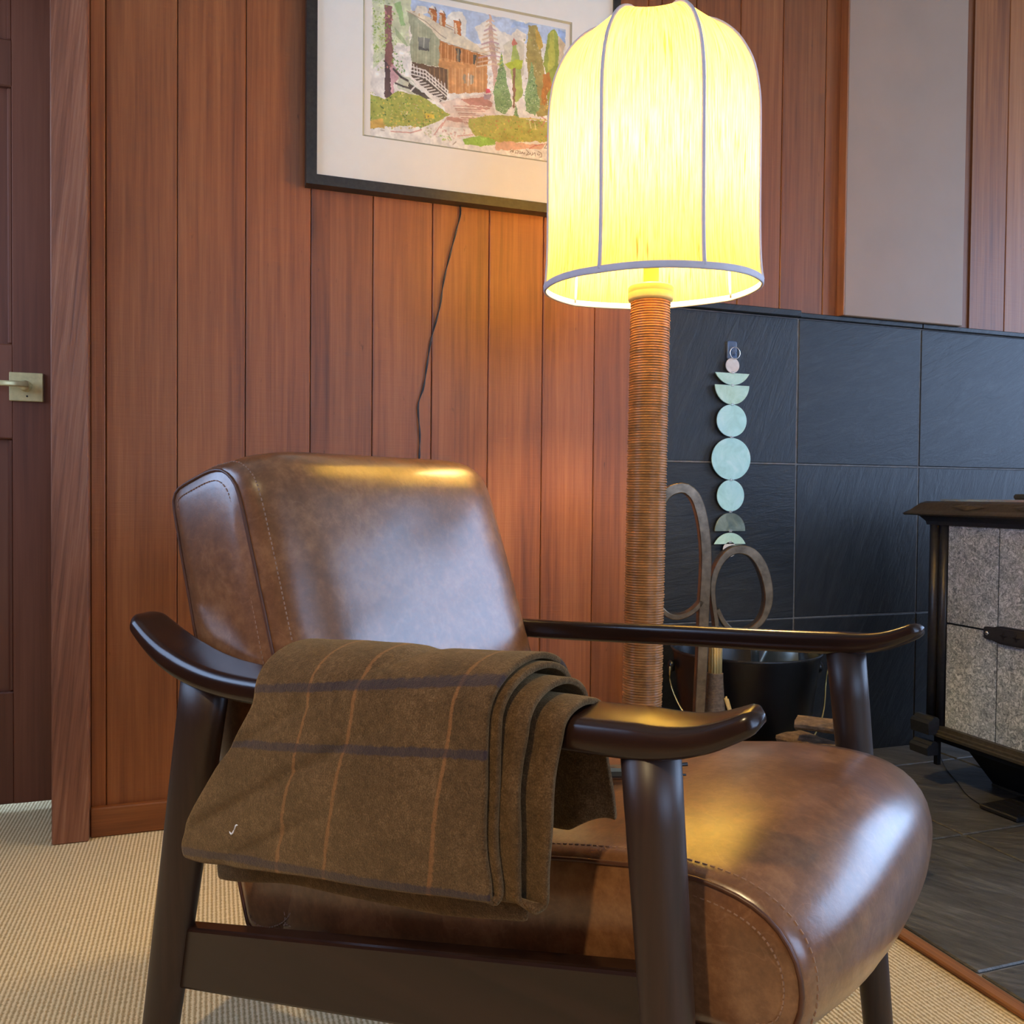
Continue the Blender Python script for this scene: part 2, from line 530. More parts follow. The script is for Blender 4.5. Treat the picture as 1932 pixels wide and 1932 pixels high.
def _soap():
    m = M_SOAP
    mp = m.coords((1, 1, 1), 40.0)
    n1 = m.noise(mp, 85.0, 5, 0.72, 1.8)
    n2 = m.noise(mp, 9.0, 3, 0.5)
    rp = m.ramp([(0.37, srgb(92, 101, 110)), (0.5, srgb(160, 171, 182)), (0.63, srgb(232, 240, 246))])
    m.t.links.new(m.math('ADD', m.math('MULTIPLY', n1.outputs['Fac'], 0.85), m.math('MULTIPLY', n2.outputs['Fac'], 0.15)), rp.inputs[0])
    m.base(rp.outputs[0]); m.set(Roughness=0.45)
    m.bump(n1.outputs['Fac'], 0.15, 0.001)
_soap()
M_SOAP = M_SOAP.m

def m_shade():
    m = NT('linen_shade')
    uv = m.add('ShaderNodeUVMap'); uv.uv_map = 'UVMap'
    mp = m.add('ShaderNodeMapping'); mp.inputs['Scale'].default_value = (1.0, 0.035, 1.0)
    m.ln(uv, 0, mp, 'Vector')
    n1 = m.noise(mp, 300.0, 4, 0.7)
    mp2 = m.add('ShaderNodeMapping'); mp2.inputs['Scale'].default_value = (1.0, 0.06, 1.0)
    m.ln(uv, 0, mp2, 'Vector')
    n2 = m.noise(mp2, 110.0, 3, 0.6)
    slub = m.ramp([(0.60, (1, 1, 1, 1)), (0.70, (0.42, 0.38, 0.30, 1))])
    m.ln(n2, 'Fac', slub, 'Fac')
    rp = m.ramp([(0.36, (0.46, 0.335, 0.10, 1)), (0.62, (0.94, 0.74, 0.25, 1))])
    m.ln(n1, 'Fac', rp, 'Fac')
    mm = m.mix(1.0, rp.outputs[0], slub.outputs[0], 'MULTIPLY')
    df = m.add('ShaderNodeBsdfDiffuse'); tr = m.add('ShaderNodeBsdfTranslucent')
    m.ln(mm, 2, df, 'Color'); m.ln(mm, 2, tr, 'Color')
    ms = m.add('ShaderNodeMixShader'); ms.inputs[0].default_value = 0.36
    m.ln(df, 0, ms, 1); m.ln(tr, 0, ms, 2)
    out = m.n['Material Output']
    m.ln(ms, 0, out, 'Surface')
    return m.m
M_SHADE = m_shade()
M_PIPING = plain('pale_piping', srgb(214, 208, 214), 0.8, 0, 0.02)
M_RATTAN = plain('rattan_wrap', srgb(184, 122, 66), 0.2, 0, 0.1, 30.0)
M_CAP = plain('pale_brass_cap', srgb(238, 226, 150), 0.5, 0.0, 0.02)
M_BULB = NT('bulb_glow')
M_BULB.b.inputs['Base Color'].default_value = (1, 1, 1, 1)
M_BULB.b.inputs['Emission Color'].default_value = (*LAMP_COLOR, 1)
M_BULB.b.inputs['Emission Strength'].default_value = LAMP_STRENGTH
M_BULB = M_BULB.m

def m_shell(name, a, b, c):
    m = NT(name)
    mp = m.coords((1, 1, 1), 20.0)
    n = m.noise(mp, 22.0, 4, 0.6, 1.0)
    rp = m.ramp([(0.3, a), (0.5, b), (0.72, c)])
    m.ln(n, 'Fac', rp, 'Fac')
    m.base(rp.outputs[0]); m.set(Roughness=0.3)
    return m.m
M_JADE = m_shell('jade_shell', srgb(176, 222, 210), srgb(192, 236, 226), srgb(214, 246, 238))
M_JADE_G = m_shell('green_shell', srgb(174, 210, 180), srgb(192, 226, 204), srgb(214, 240, 222))
M_JADE_D = m_shell('dark_shell', srgb(92, 108, 102), srgb(112, 128, 120), srgb(140, 156, 146))
M_PEARL = m_shell('pearl_shell', srgb(206, 196, 186), srgb(220, 210, 200), srgb(232, 226, 218))
M_HOOK = NT('clear_plastic')
M_HOOK.set(Roughness=0.15); M_HOOK.b.inputs['Base Color'].default_value = srgb(150, 170, 200)
M_HOOK.b.inputs['Transmission Weight'].default_value = 0.6
M_HOOK = M_HOOK.m
M_BLANKET = m_blanket()
# ------------------------------------------------------------------ room shell
CEIL = 2.52
X_L, X_R, Y_F = -2.95, 2.6, -4.7
DOOR_X0, DOOR_X1, DOOR_TOP = -2.86, -1.967, 2.06
STONE_L, STONE_TOP = -0.462, 1.311

floor = box('floor', X_L, X_R, Y_F, 0.9, -0.06, 0.0, M_CARPET); tag(floor, kind='structure')
ceil = box('ceiling', X_L, X_R, Y_F, 0.35, CEIL, CEIL + 0.08, M_PLASTER); tag(ceil, kind='structure')

# back wall: a backing with the doorway cut out; planks and slate tiles are its pieces
def multi_box(name, boxes, mat, parent=None):
    V, F = [], []
    for (x0, x1, y0, y1, z0, z1) in boxes:
        b = len(V)
        V += [(x0, y0, z0), (x1, y0, z0), (x1, y1, z0), (x0, y1, z0), (x0, y0, z1), (x1, y0, z1), (x1, y1, z1), (x0, y1, z1)]
        F += [tuple(b + i for i in f) for f in ((0, 3, 2, 1), (4, 5, 6, 7), (0, 1, 5, 4), (1, 2, 6, 5), (2, 3, 7, 6), (3, 0, 4, 7))]
    return mesh(name, V, F, mat, parent)
wall_back = multi_box('wall_back', [(X_L, DOOR_X0, 0.024, 0.30, 0, CEIL), (DOOR_X0, DOOR_X1, 0.024, 0.30, DOOR_TOP, CEIL),
                                    (DOOR_X1, X_R, 0.024, 0.30, 0, CEIL)], M_BACKING)
tag(wall_back, kind='structure')

def plank(x0, x1, z0, z1, face=0.006, mat=M_PLANK, parent=wall_back):
    me = box_mesh('plank', -(x1 - x0) / 2 + 0.0007, (x1 - x0) / 2 - 0.0007, face, 0.026, 0, z1 - z0, 0.0022)
    o = link('plank', me, mat, parent)
    o.location = ((x0 + x1) / 2, 0, z0)
    return o
seams = [-1.893, -1.861]
while seams[-1] < -0.36:
    seams.append(seams[-1] + 0.1508)
seams[-1] = -0.353
seams += [-0.2085, -0.064, 0.088, 0.160]
for a, b in zip(seams[:-1], seams[1:]):
    if b <= STONE_L + 0.001:
        plank(a, b, 0.0, CEIL)
    elif a < STONE_L:
        plank(a, STONE_L, 0.0, CEIL) if STONE_L - a > 0.03 else None
        plank(STONE_L, b, STONE_TOP, CEIL)
    else:
        plank(a, b, STONE_TOP, CEIL)
xs = [0.600, 0.655, 0.803, 0.951, 1.10, 1.25, 1.40, 1.55, 1.70, 1.85, 2.0, 2.15, 2.30, 2.45, 2.6]
for a, b in zip(xs[:-1], xs[1:]):
    plank(a, b, STONE_TOP if a < 1.5 else 0.0, CEIL)
# planks left of and above the door
x = DOOR_X0 - 0.075
while x > X_L + 0.001:
    plank(max(x - 0.151, X_L), x, 0, CEIL); x -= 0.151
x = DOOR_X0 - 0.075
while x < -1.90:
    plank(x, min(x + 0.151, -1.893), DOOR_TOP + 0.07, CEIL); x += 0.151

# door casing, baseboard, taupe pilaster
def trim(name, x0, x1, y0, y1, z0, z1, mat, bevel=0.002):
    o = box(name, x0, x1, y0, y1, z0, z1, mat, None, bevel); return tag(o, kind='structure')
trim('trim_1', DOOR_X1, -1.893, -0.030, 0.02, 0, DOOR_TOP + 0.07, M_TRIM, 0.0025)
trim('trim_2', DOOR_X0 - 0.075, DOOR_X0, -0.030, 0.02, 0, DOOR_TOP + 0.07, M_TRIM, 0.0025)
trim('trim_3', DOOR_X0, DOOR_X1, -0.030, 0.02, DOOR_TOP, DOOR_TOP + 0.07, M_TRIM)
trim('trim_4', DOOR_X1 - 0.004, DOOR_X1 + 0.03, 0.022, 0.175, 0, DOOR_TOP, M_DOOR, 0.002)
trim('trim_5', DOOR_X0 - 0.03, DOOR_X0 + 0.004, 0.022, 0.175, 0, DOOR_TOP, M_DOOR, 0.002)
trim('trim_6', DOOR_X1 - 0.014, DOOR_X1 - 0.005, 0.15, 0.178, 0, DOOR_TOP, M_TRIM, 0.001)
trim('baseboard_back', -1.892, STONE_L - 0.012, -0.012, 0.008, 0, 0.067, M_BASE, 0.003)
trim('trim_7', 0.146, 0.600, -0.022, 0.022, STONE_TOP + 0.016, CEIL, M_TAUPE, 0.002)
trim('trim_8', 0.140, 0.146, -0.024, 0.022, STONE_TOP + 0.016, CEIL, M_EDGE, 0.001)
trim('trim_9', 0.6495, 0.656, 0.0, 0.02, STONE_TOP + 0.016, CEIL, M_EDGE, 0.001)

# slate wall behind the stove
sub = box('stone_backing', STONE_L + 0.001, 1.50, 0.0016, 0.024, 0.0, STONE_TOP, M_GROUT, wall_back)
txs = [STONE_L, 0.0, 0.457, 0.914, 1.371, 1.50]
tzs = [0.0, 0.424, 0.881, STONE_TOP]
G = 0.0018
for i in range(5):
    for j in range(3):
        w, h = txs[i + 1] - txs[i] - 2 * G, tzs[j + 1] - tzs[j] - 2 * G
        prd = random.uniform(-0.001, 0.001)
        me = box_mesh('slate_tile', -w / 2, w / 2, prd, 0.0075, -h / 2, h / 2, 0.0022)
        t = link('slate_tile', me, M_SLATE, wall_back)
        t.location = ((txs[i] + txs[i + 1]) / 2, 0, (tzs[j] + tzs[j + 1]) / 2)
for (a, b, y0, z1) in ((STONE_L - 0.004, -0.001, -0.016, STONE_TOP + 0.020), (0.001, 0.456, -0.008, STONE_TOP + 0.0155), (0.458, 0.913, -0.008, STONE_TOP + 0.0155), (0.915, 1.5, -0.008, STONE_TOP + 0.0155)):
    box('cap_strip', a, b, y0, 0.024, STONE_TOP + 0.001, z1, M_SLATE, wall_back, 0.002)

# hearth
hearth = box('hearth_floor', -0.452, 1.62, -1.60, 0.004, -0.02, 0.0045, M_GROUT); tag(hearth, kind='structure')
hx = [-0.446, 0.008, 0.465, 0.922, 1.38, 1.62]
hy = [-1.60, -1.532, -1.075, -0.618, -0.161, 0.0]
for i in range(5):
    for j in range(5):
        w, d = hx[i + 1] - hx[i] - 0.006, hy[j + 1] - hy[j] - 0.006
        me = box_mesh('slate_tile', -w / 2, w / 2, -d / 2, d / 2, 0, 0.0085 + random.uniform(-0.0006, 0.0006), 0.0025)
        t = link('slate_tile', me, M_SLATE_F, hearth)
        t.location = ((hx[i] + hx[i + 1]) / 2, (hy[j] + hy[j + 1]) / 2, 0.0)
trim('trim_10', -0.478, -0.450, -1.63, 0.0, 0.0, 0.010, M_HTRIM, 0.003)
trim('trim_11', -0.450, 1.62, -1.63, -1.602, 0.0, 0.010, M_HTRIM, 0.003)

# side walls with their daylight windows, front wall with an added fill window
def holed_wall(name, x0, x1, w, mat):
    return multi_box(name, [(x0, x1, Y_F, w['y0'], 0, CEIL), (x0, x1, w['y1'], 0.30, 0, CEIL),
                            (x0, x1, w['y0'], w['y1'], 0, w['z0']), (x0, x1, w['y0'], w['y1'], w['z1'], CEIL)], mat)
wr = holed_wall('wall_right', X_R, X_R + 0.12, WIN_R, M_PLANK); tag(wr, kind='structure')
wl = holed_wall('wall_left', X_L - 0.12, X_L, WIN_L, M_PLANK); tag(wl, kind='structure')
wf = multi_box('wall_front', [(X_L, WIN_FILL['x0'], Y_F - 0.12, Y_F, 0, CEIL), (WIN_FILL['x1'], X_R, Y_F - 0.12, Y_F, 0, CEIL),
                              (WIN_FILL['x0'], WIN_FILL['x1'], Y_F - 0.12, Y_F, 0, WIN_FILL['z0']), (WIN_FILL['x0'], WIN_FILL['x1'], Y_F - 0.12, Y_F, WIN_FILL['z1'], CEIL)], M_PLASTER)
tag(wf, kind='structure')
wh = box('wall_hall', X_L, X_R, 0.9, 1.0, -0.06, CEIL, M_PLASTER); tag(wh, kind='structure')
def window(name, x, w):
    e = empty(name, (x, 0, 0), kind='structure')
    for (y0, y1, z0, z1) in ((w['y0'], w['y1'], w['z0'], w['z0'] + 0.05), (w['y0'], w['y1'], w['z1'] - 0.05, w['z1']),
                             (w['y0'], w['y0'] + 0.05, w['z0'], w['z1']), (w['y1'] - 0.05, w['y1'], w['z0'], w['z1']),
                             ((w['y0'] + w['y1']) / 2 - 0.025, (w['y0'] + w['y1']) / 2 + 0.025, w['z0'], w['z1'])):
        box('window_frame', -0.02, 0.02, y0, y1, z0, z1, M_EDGE, e, 0.003)
wn3 = empty('fill_window', (0, Y_F - 0.05, 0), kind='structure')  # unseen window added behind the camera as frontal fill for the plank wall
for (a, b, z0, z1) in ((WIN_FILL['x0'], WIN_FILL['x1'], WIN_FILL['z0'], WIN_FILL['z0'] + 0.05), (WIN_FILL['x0'], WIN_FILL['x1'], WIN_FILL['z1'] - 0.05, WIN_FILL['z1']),
                       (WIN_FILL['x0'], WIN_FILL['x0'] + 0.05, WIN_FILL['z0'], WIN_FILL['z1']), (WIN_FILL['x1'] - 0.05, WIN_FILL['x1'], WIN_FILL['z0'], WIN_FILL['z1']), (0.125, 0.175, WIN_FILL['z0'], WIN_FILL['z1'])):
    box('window_frame', a, b, -0.02, 0.02, z0, z1, M_EDGE, wn3, 0.003)
window('window_1', X_R + 0.05, WIN_R)
window('window_2', X_L - 0.05, WIN_L)

# door
DF = 0.19   # front face of the door
door = empty('door_1', (0, 0, 0), kind='structure')
dx0, dx1, dz0, dz1 = DOOR_X0 + 0.006, DOOR_X1 - 0.008, 0.030, DOOR_TOP - 0.004
box('stile', dx1 - 0.108, dx1, DF, DF + 0.04, dz0, dz1, M_DOOR, door, 0.002)
box('stile', dx0, dx0 + 0.108, DF, DF + 0.04, dz0, dz1, M_DOOR, door, 0.002)
for (a, b) in ((dz0, 0.30), (0.905, 1.13), (1.735, 1.845), (1.99, dz1)):
    box('rail', dx0 + 0.106, dx1 - 0.106, DF + 0.0004, DF + 0.04, a, b, M_DOOR, door, 0.003)
for (a, b) in ((0.30, 0.905), (1.13, 1.735), (1.845, 1.99)):
    box('panel', dx0 + 0.106, dx1 - 0.106, DF + 0.016, DF + 0.03, a - 0.002, b + 0.002, M_DOOR, door)
    box('moulding', dx1 - 0.119, dx1 - 0.1065, DF + 0.005, DF + 0.018, a, b, M_DOOR, door, 0.004)
    box('moulding', dx0 + 0.1065, dx0 + 0.119, DF + 0.005, DF + 0.018, a, b, M_DOOR, door, 0.004)
hnd = empty('door_handle', (-2.052, DF, 1.029), label='satin brass lever handle on a square plate on the panelled door', category='door handle')
plate = box('square_plate', -0.036, 0.036, -0.010, 0.0, -0.034, 0.034, M_BRASS, hnd, 0.0015)
pin = lathe('keyhole', [(0.0022, 0), (0.0022, 0.0012)], M_CORD, plate, 12)
pin.location = (0.002, -0.0098, -0.022); pin.rotation_euler = (math.pi / 2, 0, 0)
bo = lathe('boss', [(0.0125, 0), (0.0125, 0.030), (0.011, 0.034)], M_BRASS, hnd, 24)
bo.location = (0.0, -0.008, 0.001); bo.rotation_euler = (math.pi / 2, 0, 0)
lv = sweep('lever', [(0.012, -0.046, 0.003), (-0.05, -0.046, 0.003), (-0.118, -0.046, 0.003)], rrect(0.010, 0.013, 0.003), M_BRASS, hnd)

